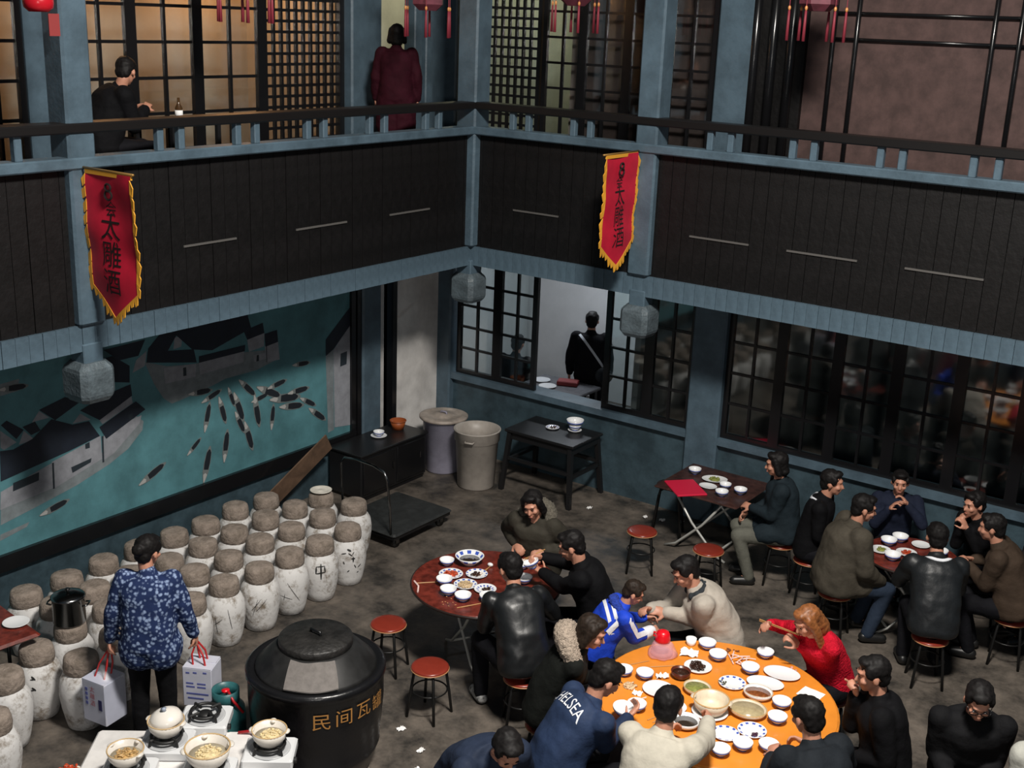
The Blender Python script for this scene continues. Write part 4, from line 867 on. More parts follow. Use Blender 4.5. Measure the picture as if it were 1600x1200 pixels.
MB().lathe([(0, 0), (.07, 0), (.105, .03), (.11, .06), (.11, .10), (.095, .12), (.11, .14), (.11, .25), (.08, .28), (0, .28)], 22).build('drum', M_brightred, t, True)
MB().tube((0, 0, .28), (0, 0, 1.2), .006).build('cord', M_blackwood, t)
card = MB().box((-.004, -.045, -.17), (.004, .045, -.01)).build('paper_tag', mat('dull_red_card', (.25, .03, .03), .6), t); card.location = (.03, .10, 0)
# floor and wall scraps
rnd = random.Random(11)
for k, (x, y) in enumerate(((-5.62, 6.55), (-5.30, 6.42), (-5.15, 6.20), (-6.95, 11.5), (-1.95, 8.9), (-6.3, 11.7), (-6.1, 11.75), (-5.9, 11.85))):
    o = paper(x, y, .003, .07, .05, 'small scrap of white paper dropped on the concrete floor', 100+k, .02, rnd.uniform(0, 3), 'paper_scrap', group='litter on the floor'); o['category'] = 'litter'
# ------------------------------------------------------------------ people
PENDING = []          # (object, voxel, smooth iterations, noise amplitude, noise scale, stretch)
_ico = bmesh.new(); bmesh.ops.create_icosphere(_ico, subdivisions=2, radius=1)
ICO_V = [v.co.copy() for v in _ico.verts]; ICO_F = [tuple(v.index for v in f.verts) for f in _ico.faces]; _ico.free()
class Blob(MB):
    def e(s, c, rad, mtx=None):
        c = V(c); s.add([c+((mtx @ V((p.x*rad[0], p.y*rad[1], p.z*rad[2]))) if mtx else V((p.x*rad[0], p.y*rad[1], p.z*rad[2]))) for p in ICO_V], ICO_F); return s
    def c(s, p0, p1, r0, r1=None):
        r1 = r0 if r1 is None else r1; s.e(p0, (r0,)*3); s.e(p1, (r1,)*3)
        if (V(p0)-V(p1)).length > 1e-3: s.tube(p0, p1, r0, r1, 12)
        return s
    def chain(s, pts, rs):
        for i in range(len(pts)-1): s.c(pts[i], pts[i+1], rs[i], rs[i+1])
        return s
def soft(name, blob, m, parent, voxel=.014, it=4, amp=0., sc=8., stretch=(1, 1, 1)):
    o = blob.build(name, m, parent); PENDING.append((o, voxel, it, amp, sc, stretch)); return o
SKIN = mat('skin', (.50, .235, .155), .5, var=.1, vscale=9)
HAIR = mat('black_hair', (.007, .006, .006), .6, var=.4, vscale=60, spec=.2)
M_eye = mat('dark_eye', (.012, .008, .008), .25); M_lip = mat('lips', (.40, .15, .11), .55)
def fabric(name, col, rough=.8, var=.18, vscale=6, bump=.35, bscale=18, spec=.12): return mat(name, col, rough, 0, var, vscale, bump, bscale, spec)
JB = fabric('black_fabric', (.0045, .0045, .0055)); TR = fabric('dark_trousers', (.006, .006, .008)); TJ = fabric('denim', (.020, .030, .050))
SHOE = mat('black_shoe', (.010, .010, .010), .4)
def ik(S0, W, a, b, pole):
    d = W-S0; L = d.length; mx = (a+b)*.985
    if L > mx: W = S0+d*(mx/L); d = W-S0; L = mx
    u = d.normalized(); x = (a*a-b*b+L*L)/(2*L); h = math.sqrt(max(a*a-x*x, 1e-5))
    p = (pole-u*pole.dot(u)); p = p.normalized() if p.length > 1e-4 else u.orthogonal().normalized()
    return S0+u*x+p*h, W
def hand(bl, w, d, n, side, curl, r=.0092):
    """w wrist, d finger direction, n palm normal, side +1 left / -1 right"""
    d = d.normalized(); n = (n-d*n.dot(d)); n = n.normalized() if n.length > 1e-4 else d.orthogonal().normalized()
    lat = n.cross(d)*side*-1            # towards the thumb
    mtx = Matrix((d, lat, n)).transposed()
    bl.c(w-d*.03, w+d*.012, .025, .026); bl.e(w+d*.052, (.050, .041, .019), mtx)
    for k, (o, L) in enumerate(((.030, .072), (.010, .082), (-.011, .076), (-.030, .060))):
        p = w+d*.088+lat*o-n*.002; q0 = p
        segs = ((.42, .5), (.33, .85), (.25, .7)); ang = .0; pts = [w+d*.06+lat*o*.85, p]; rs = [r*1.05, r]
        for f, b2 in segs:
            ang += curl*b2*1.25; dd = d*math.cos(ang)+n*math.sin(ang)+lat*o*.6; q0 = q0+dd.normalized()*L*f; pts.append(q0); rs.append(r*(.98-.06*len(pts)/3))
        bl.chain(pts, rs)
    t0 = w+d*.022+lat*.030; t1 = t0+(d*.6+lat*.75+n*.25*curl).normalized()*.038; t2 = t1+(d*.85+lat*.25+n*(.25+.5*curl)).normalized()*.034; t3 = t2+(d*.8+n*(.3+.5*curl)-lat*.05).normalized()*.026
    bl.chain([w+d*.012+lat*.012, t0, t1, t2, t3], [.016, .014, .0115, .0105, .0085])
def person(label, root, yaw, lean=15, side=0., pose='sit', base=0., s=1., head=(0, 0, 0), lh=None, rh=None, jacket=JB, trousers=TR, shoe=SHOE, hair='short', hairm=HAIR, puff=0., vox=.009,
           collar=None, hz=None, eyes=True, glasses=False, curl=(.7, .7), extra=None, group=None, feet=None, cuffs=None, coat=.0, name='person', jamp=.008, knees=.12, female=False, palm=None, poles=None, wrinkle=7):
    yr = R(yaw); ro = ob(name, None, None, (*root, base), yr); ro.scale = (s, s, s)
    inv = lambda p: (Matrix.Rotation(-yr, 3, 'Z') @ (V(p)-V((*root, base))))/s
    hz = (hz if hz is not None else (.90 if pose == 'stand' else .585))/s
    a, b = R(lean), R(side)
    D = lambda k: V((math.sin(a*k), math.sin(b*k), math.cos(a*k)*math.cos(b*k)))
    P0 = V((0, 0, hz)); P1 = P0+.19*D(.5); P2 = P1+.19*D(1.); NB = P2+.12*D(1.15)
    up = D(1.); left = V((0, 1, 0)); left = (left-up*left.dot(up)).normalized(); fw = left.cross(up)
    T = Matrix((fw, left, up)).transposed(); T1 = Matrix((V((math.cos(a*.5), 0, -math.sin(a*.5))), V((0, 1, 0)), D(.5))).transposed()
    HC = NB+.17*D(.55)+V((.03, 0, 0))
    hq = Matrix.Rotation(R(head[0]), 3, 'Z') @ Matrix.Rotation(R(head[1])+a*.35, 3, 'Y') @ Matrix.Rotation(R(head[2]), 3, 'X')
    Hp = lambda x, y, z: HC+hq @ V((x, y, z))
    sw = .165 if female else .182
    sh = {1: P2+up*.085+left*sw, -1: P2+up*.085-left*sw}
    wr = {}; el = {}
    for sd, tgt in ((1, lh), (-1, rh)):
        if tgt is not None: w_ = inv(tgt)
        elif pose == 'stand': w_ = sh[sd]+V((.05, sd*.07, -.50))
        else: w_ = V((.30, sd*.10, hz+.12))
        el[sd], wr[sd] = ik(sh[sd], w_, .275, .245, V(poles[sd]) if poles and sd in poles else V((-.5, sd*.5, -.35 if tgt is not None and pose == 'sit' else -.8)))
    hp = {}; kn = {}; an = {}
    for sd in (1, -1):
        hp[sd] = P0+V((.02, sd*.09, -.02))
        if pose == 'stand': kn[sd] = V((.035, sd*.10, hz*.53)); an[sd] = V((0, sd*.105, .08))
        else: kn[sd] = V((.40, sd*knees, hz-.035)); an[sd] = V((.27, sd*(knees+.01), .09))
        if feet and feet.get(sd): an[sd] = inv(feet[sd]); kn[sd], an[sd] = ik(hp[sd], an[sd], .43, .42, V((1, sd*.2, .3)))
    # ---- body: one continuous surface
    B = Blob()
    B.e(HC+hq @ V((-.012, 0, .022)), (.094, .077, .092), hq); B.e(Hp(.024, 0, -.035), (.066, .060, .080), hq)
    B.e(Hp(.050, 0, -.090), (.030, .031, .024), hq); B.c(Hp(.082, 0, .004), Hp(.104, 0, -.034), .009, .0135); B.e(Hp(.074, 0, .024), (.021, .050, .012), hq)
    B.e(Hp(.083, 0, -.066), (.012, .024, .010), hq)
    for sd in (1, -1):
        B.e(Hp(-.004, sd*.079, -.016), (.019, .010, .032), hq); B.e(Hp(.062, sd*.036, -.030), (.026, .026, .022), hq)
    B.c(Hp(-.026, 0, -.07), NB-D(1.)*.02, .052, .058)
    B.chain([P0, P1, P2, NB-D(1)*.03], [.09, .085, .095, .06]); B.c(sh[1]*.8+sh[-1]*.2, sh[-1]*.8+sh[1]*.2, .045)
    for sd in (1, -1):
        B.chain([sh[sd]*.85+P2*.15, sh[sd], el[sd], wr[sd]], [.04, .04, .036, .024]); B.chain([P0, hp[sd], kn[sd], an[sd]], [.07, .06, .045, .032])
        B.c(an[sd], an[sd]+V((.10, 0, -.05)), .032, .026)
        d = (wr[sd]-el[sd]).normalized(); pn = V((.15, -sd*.75, -.65)) if palm is None or palm.get(sd) is None else V(palm[sd])
        hand(B, wr[sd], d, pn, sd, curl[0 if sd == 1 else 1])
    body = soft('body', B, SKIN, ro, vox, 2)
    # ---- clothing
    Jk = Blob(); pf = puff
    keys = [(P0+D(.3)*-.075, .125, .165), (P0+D(.3)*-.03, .148, .182), (P0+D(.4)*.08, .146, .178), (P1, .140, .170), (P1*.5+P2*.5, .136, .174), (P2+up*.01, .134, .182), (P2+up*.075, .118, .172), (P2+up*.115, .092, .125), (NB-D(1)*.012, .066, .072), (NB+D(.9)*.02, .060, .064)]
    rings = []; NK = len(keys)
    for i in range(NK):
        c0, rd, rw = keys[i]; q0 = keys[max(0, i-1)][0]; q1 = keys[min(NK-1, i+1)][0]; ax = (q1-q0).normalized(); lf = (left-ax*left.dot(ax)).normalized(); f0 = lf.cross(ax)
        k_ = pf*(1. if i < 6 else (.6 if i == 6 else .2)); ring = []
        for j in range(28):
            t = 2*math.pi*j/28; cx_, sy_ = math.cos(t), math.sin(t); sg = lambda v_: math.copysign(abs(v_)**.8, v_)
            ring.append(c0-f0*.012+f0*sg(cx_)*(rd+k_)+lf*sg(sy_)*(rw+k_))
        rings.append(ring)
    Jk.loft(rings); Jk.c(sh[1]*.95+sh[-1]*.05-up*.014, sh[-1]*.95+sh[1]*.05-up*.014, .062+pf*.35)
    if coat:
        if pose == 'stand': Jk.c(P0+V((0, .06, -.02)), P0+V((0, .07, -coat)), .15+pf); Jk.c(P0+V((0, -.06, -.02)), P0+V((0, -.07, -coat)), .15+pf)
        else:
            for sd in (1, -1): Jk.c(hp[sd]+V((0, 0, .03)), hp[sd]*.55+kn[sd]*.45+V((0, 0, .02)), .11+pf*.5, .10)
    if collar != 'none': Jk.c(NB-D(1)*.035-fw*.012, NB+D(.7)*.015-fw*.012, .082, .070)
    for sd in (1, -1):
        d = (wr[sd]-el[sd]).normalized(); Jk.chain([sh[sd], el[sd], wr[sd]-d*.012], [.070+pf*.6, .056+pf*.5, .043+pf*.35])
    jk = soft('jacket', Jk, jacket, ro, .0125, 6, jamp, wrinkle, (1, 1, 1.5))
    Tr = Blob(); Tr.e(P0+V((-.01, 0, -.01)), (.135, .165, .115), T1)
    for sd in (1, -1): Tr.chain([hp[sd]+V((-.02, 0, 0)), kn[sd], an[sd]+(kn[sd]-an[sd]).normalized()*.0], [.098, .072, .055])
    soft('trousers', Tr, trousers, ro, .014, 3, .006, 9, (1, 1, .5))
    for sd in (1, -1):
        q = Blob(); A = an[sd]; q.c(A+V((-.03, 0, -.035)), A+V((.13, sd*.012, -.045)), .045, .040); q.e(A+V((.06, 0, -.05)), (.12, .048, .034))
        soft('shoe', q, shoe, ro, .011, 3)
    # ---- hair
    Hh = Blob(); bald = hair == 'none'
    if not bald:
        Hh.e(Hp(-.022, 0, .036), (.097, .087, .090), hq); Hh.e(Hp(-.052, 0, -.020), (.056, .074, .075), hq); Hh.e(Hp(.040, 0, .088), (.046, .060, .030), hq)
        for sd in (1, -1): Hh.e(Hp(.018, sd*.070, .035), (.04, .016, .045), hq)
        if hair == 'long':
            for sd in (1, -1): Hh.chain([Hp(.02, sd*.066, .05), Hp(.0, sd*.084, -.06), Hp(.0, sd*.095, -.27)], [.03, .036, .022])
            Hh.chain([Hp(-.06, 0, .0), Hp(-.085, 0, -.12), Hp(-.09, 0, -.24)], [.07, .075, .05])
        if hair == 'bob':
            for sd in (1, -1): Hh.chain([Hp(.015, sd*.068, .05), Hp(-.01, sd*.082, -.07)], [.03, .034])
            Hh.e(Hp(-.06, 0, -.07), (.055, .08, .06), hq)
        if hair == 'bun': Hh.e(Hp(-.11, 0, .02), (.045, .048, .045), hq); Hh.e(Hp(-.02, 0, .04), (.1, .09, .092), hq)
    if not bald: soft('hair', Hh, hairm, ro, .010, 2, .0045, 40)
    if eyes:
        for sd in (1, -1):
            e_ = MB().ell(Hp(.0845, sd*.031, .003), (.005, .0115, .0038), hq, 10, 6).build('eye', M_eye, ro, True)
            MB().ell(Hp(.0895, sd*.032, .024), (.0045, .015, .0028), hq, 10, 6).build('eyebrow', hairm, ro, True)
        MB().ell(Hp(.0935, 0, -.067), (.005, .021, .006), hq, 10, 6).build('mouth', M_lip, ro, True)
    if glasses:
        g = MB()
        for sd in (1, -1): g.path([Hp(.097, sd*.033+.024*math.cos(k*math.pi/8), .0+.017*math.sin(k*math.pi/8)) for k in range(16)], .003, 6, closed=True); g.tube(Hp(.097, sd*.057, .004), Hp(.0, sd*.082, .004), .0025, n=6)
        g.tube(Hp(.1, -.009, .004), Hp(.1, .009, .004), .0028, n=6); g.build('glasses', M_blackwood, ro, True)
    tag(ro, label, 'person', group)
    J = dict(P0=P0, P1=P1, P2=P2, NB=NB, T=T, T1=T1, sh=sh, el=el, wr=wr, Hp=Hp, hq=hq, up=up, fw=fw, left=left, D=D, ro=ro, jk=jk, kn=kn, an=an, inv=inv)
    if extra: extra(J)
    return J
def W2(J, p): return J['ro'].matrix_basis @ V(p)          # local joint position in the room

RIB = []
def fur_hood(J, col, nm, r=.05, back=.05):
    q = Blob(); n = 13
    for k in range(n):
        t = math.pi*(k/(n-1)); p = J['NB']+J['T'] @ V((-math.sin(t)*(.105+back*.25)-.01, math.cos(t)*.135, -.02+math.sin(t)*back*.6)); q.e(p, (r*(.8+.3*math.sin(t)),)*3)
    soft('fur_hood', q, mat(nm, col, .95, var=.35, vscale=70, bump=1., bscale=120), J['ro'], .012, 1, .012, 60)
def neck_stripe(J, m, nm='collar_stripe'):
    RIB.append((J, nm, [J['NB']+J['T'] @ V((-.02-.10*math.cos(t), .10*math.sin(t), -.02)) for t in [(-1.3+2.6*k/12) for k in range(13)]], J['T'] @ V((-.6, 0, .8)), .022, m))

# --- maroon table
def ex_p1(J): fur_hood(J, (.13, .115, .09), 'grey_brown_fur', .065, .12)
stool(-5.84, 8.80, 'red round stool under the woman with grey brown hood', .2)
person('person in a hooded grey brown coat facing over the maroon table', (-5.84, 8.78), 282, 18, s=1.1, head=(4, 12, 8), jacket=fabric('olive_brown_coat', (.040, .036, .028)), hair='bob', extra=ex_p1, puff=.02, lh=(-5.64, 8.60, .85), rh=(-5.98, 8.59, .85), female=True)
stool(-4.78, 8.20, 'red round stool under the man in black at maroon table', .4)
J2 = person('person in black raising a bowl and chopsticks at the maroon table', (-4.79, 8.19), 212, 24, s=1.13, head=(-6, 14, 0), jacket=JB, lh=(-5.33, 8.09, .93), rh=(-5.42, 8.22, 1.0), curl=(.8, 1.0), puff=.015, palm={1: (-.2, 0, 1), -1: (.3, .6, -.5)})
bowl(-5.42, 8.07, .955, 'white rice bowl held up by the man in black', 'held bowls', 1.05, (R(8), R(-22), 0))
for k in (0, 1):
    o = chopstick(-5.49+.01*k, 8.17, 1.02, R(225+6*k), 'bamboo chopstick held by the man in black', 'chopsticks held by the man in black', .22, R(25))
LEATHER = mat('black_leather', (.008, .009, .010), .40, 0, .2, 6, .22, 10, .5)
stool(-4.90, 7.22, 'red round stool under the man in black leather jacket', .7)
person('person in a shiny black leather jacket seated with back turned at maroon table', (-4.91, 7.23), 146, 36, s=1.13, head=(12, 6, 0), jacket=LEATHER, lh=(-5.38, 7.50, .84), rh=(-5.24, 7.76, .84), shoe=mat('white_black_sneaker', (.55, .55, .54), .5, var=.0, vscale=20, col2=(.03, .03, .03)), feet={1: (-5.38, 7.30, .09), -1: (-5.25, 7.70, .09)}, puff=.01, eyes=False)

# --- orange table
BLUEJ = fabric('bright_blue_jacket', (.015, .055, .50), .6); WHT = fabric('white_trim', (.72, .74, .78), .6, .05)
def ex_kid(J):
    sh, el, wr, T, P2, P1 = J['sh'][-1], J['el'][-1], J['wr'][-1], J['T'], J['P2'], J['P1']
    q = Blob(); d = (wr-el).normalized(); q.c(wr-d*.11, wr-d*.005, .062, .058); soft('cuff', q, WHT, J['ro'], .012, 3)
    out = T @ V((-.25, -.75, .6))
    for k in (0, 1): RIB.append((J, 'back_stripe', [P2+T @ V((-.10, .15-.36*i/12, .095-.085*k-.02*i/12)) for i in range(13)], T @ V((-.75, -.1, .65)), .032, WHT))
    RIB.append((J, 'sleeve_stripe', [P1*.6+P2*.4+T @ V((-.05, -.19, 0)), P2+T @ V((-.04, -.2, .02)), sh*.8+el*.2, sh*.5+el*.5, sh*.2+el*.8, el, el*.6+wr*.4, el*.35+wr*.65], out, .05, WHT))
    fur_hood(J, (.02, .06, .42), 'blue_hood_lining', .042)
person('child in a bright blue jacket with white stripes leaning to the beige jacket', (-4.45, 7.60), 42, 34, pose='stand', s=.86, hz=.70, head=(-8, 16, 0), jacket=BLUEJ, lh=(-4.28, 8.06, .86), rh=(-4.14, 7.93, .84), extra=ex_kid, hairm=mat('dark_brown_hair', (.020, .013, .009), .6, var=.4, vscale=60, spec=.2), puff=.025)
BEIGE = fabric('beige_jacket', (.40, .36, .31), .8, .12)
def ex_collar(col, nm):
    def f(J):
        q = Blob()
        for k in range(9):
            t = -2.3+4.6*k/8; q.e(J['NB']+J['T'] @ V((-.012-.075*math.cos(t), .075*math.sin(t), .005)), (.028, .028, .034))
        soft('collar', q, fabric(nm, col), J['ro'], .011, 2)
    return f
stool(-3.79, 8.54, 'red round stool under the man in beige jacket', .1)
person('person in a beige jacket with dark collar bending toward the child', (-3.80, 8.53), 222, 32, s=1.13, poles={1: (-.9, .3, .1)}, head=(10, 16, 0), jacket=BEIGE, rh=(-4.28, 8.16, .90), lh=(-4.16, 8.22, .88), extra=ex_collar((.03, .035, .04), 'dark_collar'), puff=.03)
stool(-4.37, 6.78, 'red round stool under the person with pale fur hood', .3)
def ex_fur(J): fur_hood(J, (.42, .34, .27), 'pale_fur', .075, .16)
person('person in a dark coat with pale fur hood at the orange table', (-4.37, 6.78), 30, 28, s=1.1, poles={-1: (-.9, -.1, -.3)}, head=(-14, 10, 0), jacket=fabric('dark_olive_coat', (.008, .009, .008)), extra=ex_fur, hair='bob', hairm=mat('dark_brown_hair', ()), lh=(-4.15, 7.10, .86), rh=(-4.12, 6.98, .86), puff=.012, female=True)
stool(-3.87, 6.12, 'red round stool under the man in lettered navy jacket', .6)
NAVY = fabric('navy_jacket', (.020, .034, .075), .65)
JN = person('person in a navy jacket with white letters across the back eating', (-3.87, 6.13), 62, 36, s=1.13, poles={1: (-.9, .1, -.4), -1: (-.7, -.3, -.3)}, head=(-10, 18, 0), jacket=NAVY, rh=(-3.61, 6.67, .86), puff=.018, hair='short', palm={1: (.4, -.6, .4), -1: (.2, .6, .6)})
bowl(-3.72, 6.78, .795, 'white rice bowl cupped by the man in lettered navy jacket', 'held bowls', 1.1, (R(5), R(8), 0))
PALE = fabric('pale_khaki_jacket', (.46, .43, .36), .8, .1)
stool(-3.10, 6.06, 'red round stool under the man in pale khaki jacket', .2)
person('person in a pale khaki jacket reaching into the cream casserole', (-3.10, 6.07), 100, 26, s=1.13, poles={1: (-.9, .1, -.3)}, head=(6, 10, 0), jacket=PALE, rh=(-3.13, 7.07, .92), lh=(-3.30, 6.66, .86), puff=.02, eyes=False)
stool(-2.14, 6.68, 'red round stool under the man in charcoal jacket', .5)
person('person in a charcoal jacket seated with back turned beside the square napkin', (-2.15, 6.69), 150, 22, s=1.13, head=(6, 8, 0), jacket=fabric('charcoal_jacket', (.013, .016, .020)), lh=(-2.60, 6.88, .86), rh=(-2.46, 7.18, .86), puff=.03, eyes=False)
stool(-2.07, 7.65, 'red round stool under the man in black with hand at mouth', .1)
person('person in black jacket holding one hand to the mouth at orange table', (-2.07, 7.64), 205, 12, s=1.13, head=(6, 6, 0), jacket=JB, rh=(-2.32, 7.60, 1.10), lh=(-2.24, 7.47, .70), poles={-1: (.1, -.15, -1), 1: (-.5, .3, -1)}, puff=.015, curl=(.6, 1.1), palm={-1: (.8, .3, .3)})
REDK = fabric('red_knit', (.50, .008, .025), .85, .2, 20, .8, 60)
stool(-2.82, 8.57, 'red round stool under the woman in red knit', .4)
def ex_red(J):
    for k in (0, 1):
        w = J['wr'][-1]; d = (J['Hp'](.10, 0, -.07)-w); MB().tube(w-d*.35+V((0, 0, .012*k)), w+d*1.0+V((0, 0, .006*k)), .0045, .003, 6).build('chopstick', M_bamboo, J['ro'])
person('person with long ginger hair in red knit eating with chopsticks', (-2.83, 8.55), 248, 34, s=1.06, head=(-6, 14, 0), jacket=REDK, rh=(-3.30, 8.34, 1.02), lh=(-3.02, 8.30, .95), hair='long', hairm=mat('ginger_hair', (.24, .085, .025), .5, var=.35, vscale=50), extra=ex_red, curl=(.9, .9), female=True)
stool(-4.26, 5.62, 'red round stool under the crouching navy jacket', .9)
def ex_scarf(J):
    q = Blob(); q.c(J['NB']+J['T'] @ V((.05, .03, -.02)), J['NB']+J['T'] @ V((.12, .03, -.10)), .03, .025); soft('red_scarf', q, fabric('red_scarf', (.35, .01, .02)), J['ro'], .012, 2)
person('person in a plain navy jacket bent low beside the black vat', (-4.26, 5.62), -20, 50, s=1.13, head=(-12, 20, 0), jacket=fabric('dull_navy_jacket', (.018, .026, .048), .7), lh=(-3.81, 5.64, .64), rh=(-3.88, 5.34, .64), extra=ex_scarf, puff=.02)
stool(-1.62, 7.95, 'red round stool under the man with glasses', .2)
person('person in black with glasses looking down behind the orange table', (-1.62, 7.95), 292, 20, s=1.13, poles={1: (-.6, .1, -.9), -1: (-.6, -.1, -.9)}, head=(0, 20, 0), jacket=fabric('dark_grey_coat', (.007, .007, .008)), glasses=True, puff=.015)
stool(-0.95, 7.60, 'red round stool under the pale padded jacket', .3)
person('person in a pale padded jacket turned away beside the man with glasses', (-0.95, 7.60), 110, 10, s=1.13, poles={1: (-.6, .1, -.9), -1: (-.6, -.1, -.9)}, jacket=fabric('pale_padded_jacket', (.40, .40, .36), .75, .2, 5), puff=.035, eyes=False)

# --- small table under the right windows
stool(-3.49, 10.38, 'red round stool under the man in olive brown jacket', .1)
person('person in a bulky olive brown jacket seated at the small maroon table', (-3.49, 10.38), 40, 14, s=1.13, head=(-8, 6, 0), jacket=fabric('olive_padded_jacket', (.060, .052, .040), .8, .25, 5), trousers=TJ, rh=(-3.12, 10.50, .64), lh=(-3.40, 10.62, .70), puff=.05, poles={-1: (-.4, -.5, -.8), 1: (-.6, .2, -.9)}, coat=.1)
stool(-3.98, 10.93, 'red round stool under the person with striped collar', .6)
person('person in black with white striped collar behind the olive jacket', (-3.98, 10.93), 12, 10, s=1.1, knees=.09, poles={1: (-.6, .2, -.9), -1: (-.6, -.2, -.9)}, jacket=JB, extra=lambda J: neck_stripe(J, WHT), eyes=False, vox=.011)
stool(-3.42, 11.71, 'red round stool against the teal wall under raised hands', .2)
person('person in navy raising both hands beside the teal wall', (-3.42, 11.70), 290, 12, s=1.02, knees=.08, jacket=fabric('deep_navy', (.012, .016, .032)), lh=(-3.24, 11.47, 1.08), rh=(-3.40, 11.44, 1.0), vox=.011)
stool(-2.49, 10.09, 'red round stool under the black sheen jacket', .5)
person('person in a black sheen jacket with white collar line, back turned', (-2.49, 10.10), 118, 26, s=1.13, jacket=mat('black_nylon', (.012, .014, .016), .45, 0, .2, 6, .4, 12, .35), extra=lambda J: neck_stripe(J, WHT), lh=(-2.85, 10.55, .86), rh=(-2.66, 10.60, .86), puff=.018, eyes=False, vox=.011)
stool(-2.47, 11.65, 'red round stool in the wall corner of small table', .3)
person('person in black with hands raised to the chin against the teal wall', (-2.47, 11.64), 236, 22, s=1.08, knees=.09, jacket=JB, lh=(-2.63, 11.40, 1.02), rh=(-2.70, 11.47, 1.04), curl=(.9, .9), vox=.011)
stool(-2.02, 10.95, 'red round stool under the brown jacket', .2)
person('person in a brown jacket leaning over the small maroon table', (-2.03, 10.95), 190, 24, s=1.13, knees=.09, jacket=fabric('brown_jacket', (.050, .034, .024)), lh=(-2.46, 10.92, .86), rh=(-2.45, 11.10, .86), puff=.018, eyes=False, vox=.011)
stool(-1.84, 11.66, 'red round stool beside the brown jacket under windows', .7)
person('person in dark clothes facing the small maroon table by the wall', (-1.84, 11.66), 225, 18, s=1.1, knees=.09, jacket=fabric('dark_plum_jacket', (.018, .014, .017)), vox=.011)
# --- folding table by the wall
stool(-4.38, 11.12, 'red round stool under the dark coat at folding table', .4)
person('person in a long dark teal coat and grey trousers at the folding table', (-4.39, 11.12), 208, 8, s=1.1, jacket=fabric('dark_teal_coat', (.014, .022, .028)), trousers=fabric('grey_trousers', (.12, .12, .10)), lh=(-4.68, 11.0, .80), coat=.15, puff=.02, head=(0, 6, 0), hair='bob')
# --- woman carrying cartons
def floral():
    m = fabric('floral_blue_cotton', (.10, .16, .35), .85); nt = m.node_tree; b = nt.nodes['Principled BSDF']; tc = nt.nodes.new('ShaderNodeTexCoord')
    vo = nt.nodes.new('ShaderNodeTexVoronoi'); vo.inputs['Scale'].default_value = 34; nt.links.new(tc.outputs['Object'], vo.inputs['Vector'])
    no = nt.nodes.new('ShaderNodeTexNoise'); no.inputs['Scale'].default_value = 30; nt.links.new(tc.outputs['Object'], no.inputs['Vector'])
    ad = nt.nodes.new('ShaderNodeMath'); ad.operation = 'ADD'; nt.links.new(vo.outputs['Distance'], ad.inputs[0]); nt.links.new(no.outputs[0], ad.inputs[1])
    cr = nt.nodes.new('ShaderNodeValToRGB'); nt.links.new(ad.outputs[0], cr.inputs[0]); e = cr.color_ramp.elements
    e[0].position = .66; e[0].color = (.26, .34, .52, 1); e[1].position = 1.0; e[1].color = (.016, .028, .085, 1)
    nt.links.new(cr.outputs[0], b.inputs['Base Color']); return m
JW = person('person in a blue floral cotton jacket carrying two white cartons', (-6.97, 5.17), 130, 6, pose='stand', s=1.04, hz=.94, head=(-30, 10, 0), jacket=floral(), lh=(-7.27, 4.98, .76), rh=(-6.81, 5.49, .82), hair='bun', coat=.08, puff=.02, curl=(1.3, 1.3), female=True, trousers=fabric('black_trousers', (.006, .006, .007)))
GR = {sd: W2(JW, JW['wr'][sd]+(JW['wr'][sd]-JW['el'][sd]).normalized()*.085) for sd in (1, -1)}     # where the fingers close
def strap_top(t, sd): return Matrix.Rotation(-t.rotation_euler.z, 3, 'Z') @ (GR[sd]-t.location)
M_cart_w = mat('white_carton', (.56, .57, .66), .6, var=.06, vscale=5); M_strap = mat('red_strap', (.50, .02, .02), .5); M_print = mat('blue_print', (.10, .12, .34), .6); M_printr = mat('red_print', (.45, .08, .10), .6)
def carton(label, x, y, z, w, d, h, rz, bag=False):
    t = thing('carton', label, 'box', (x, y, z), rz)
    MB().bev((-w/2, -d/2, 0), (w/2, d/2, h), .006).build('box', M_cart_w, t)
    for k in (-1, 1): MB().box((-w/2+.004, min(0, k*d/2), h), (w/2-.004, max(0, k*d/2)-.002*k, h+.004+.002*k)).build('flap', M_cart_w, t)
    return t
t = carton('white carton with blue printed lines and red straps carried in right hand', -6.81, 5.52, .30, .24, .21, .34, R(28))
g = strap_top(t, -1)
for k in (-1, 1): MB().path([(k*.05, -.05, .335), g*.45+V((k*.045, -.04, .19)), g+V((0, -.012, -.004)), g+V((0, .012, -.004)), g*.45+V((k*.03, .045, .19)), (k*.03, .05, .335)], .008, 6).build('strap', M_strap, t)
for i, (x0, x1, z) in enumerate(((-.09, -.06, .29), (-.03, .0, .295), (.05, .08, .30), (-.09, -.03, .20), (.0, .07, .20), (-.09, -.02, .17), (.0, .07, .17), (-.09, .09, .11), (-.08, .05, .07))): MB().box((x0, -.1065, z), (x1, -.1045, z+.014)).build('printed_line', M_print, t)
t = carton('white carton with red and blue lettering inside a clear bag in left hand', -7.31, 4.97, .22, .24, .22, .36, R(8))
g = strap_top(t, 1)
for k in (-1, 1): MB().path([(k*.05, -.04, .355), g*.45+V((k*.04, -.03, .20)), g+V((0, -.012, -.004)), g+V((0, .012, -.004)), g*.45+V((k*.03, .04, .20)), (k*.03, .05, .355)], .007, 6).build('strap', M_strap, t)
for i, ch in enumerate('太雕酒'):
    me = text_mesh(ch, .055)
    for v in me.vertices: v.co = V((-.01+v.co.x, -.1125, .29-.06*i+v.co.y))
    me.materials.clear(); me.materials.append(M_printr); ob('red_character', me, t)
for i in range(4): MB().box((-.085, -.1128, .27-.04*i), (-.06, -.1105, .295-.04*i)).build('printed_mark', M_print, t)
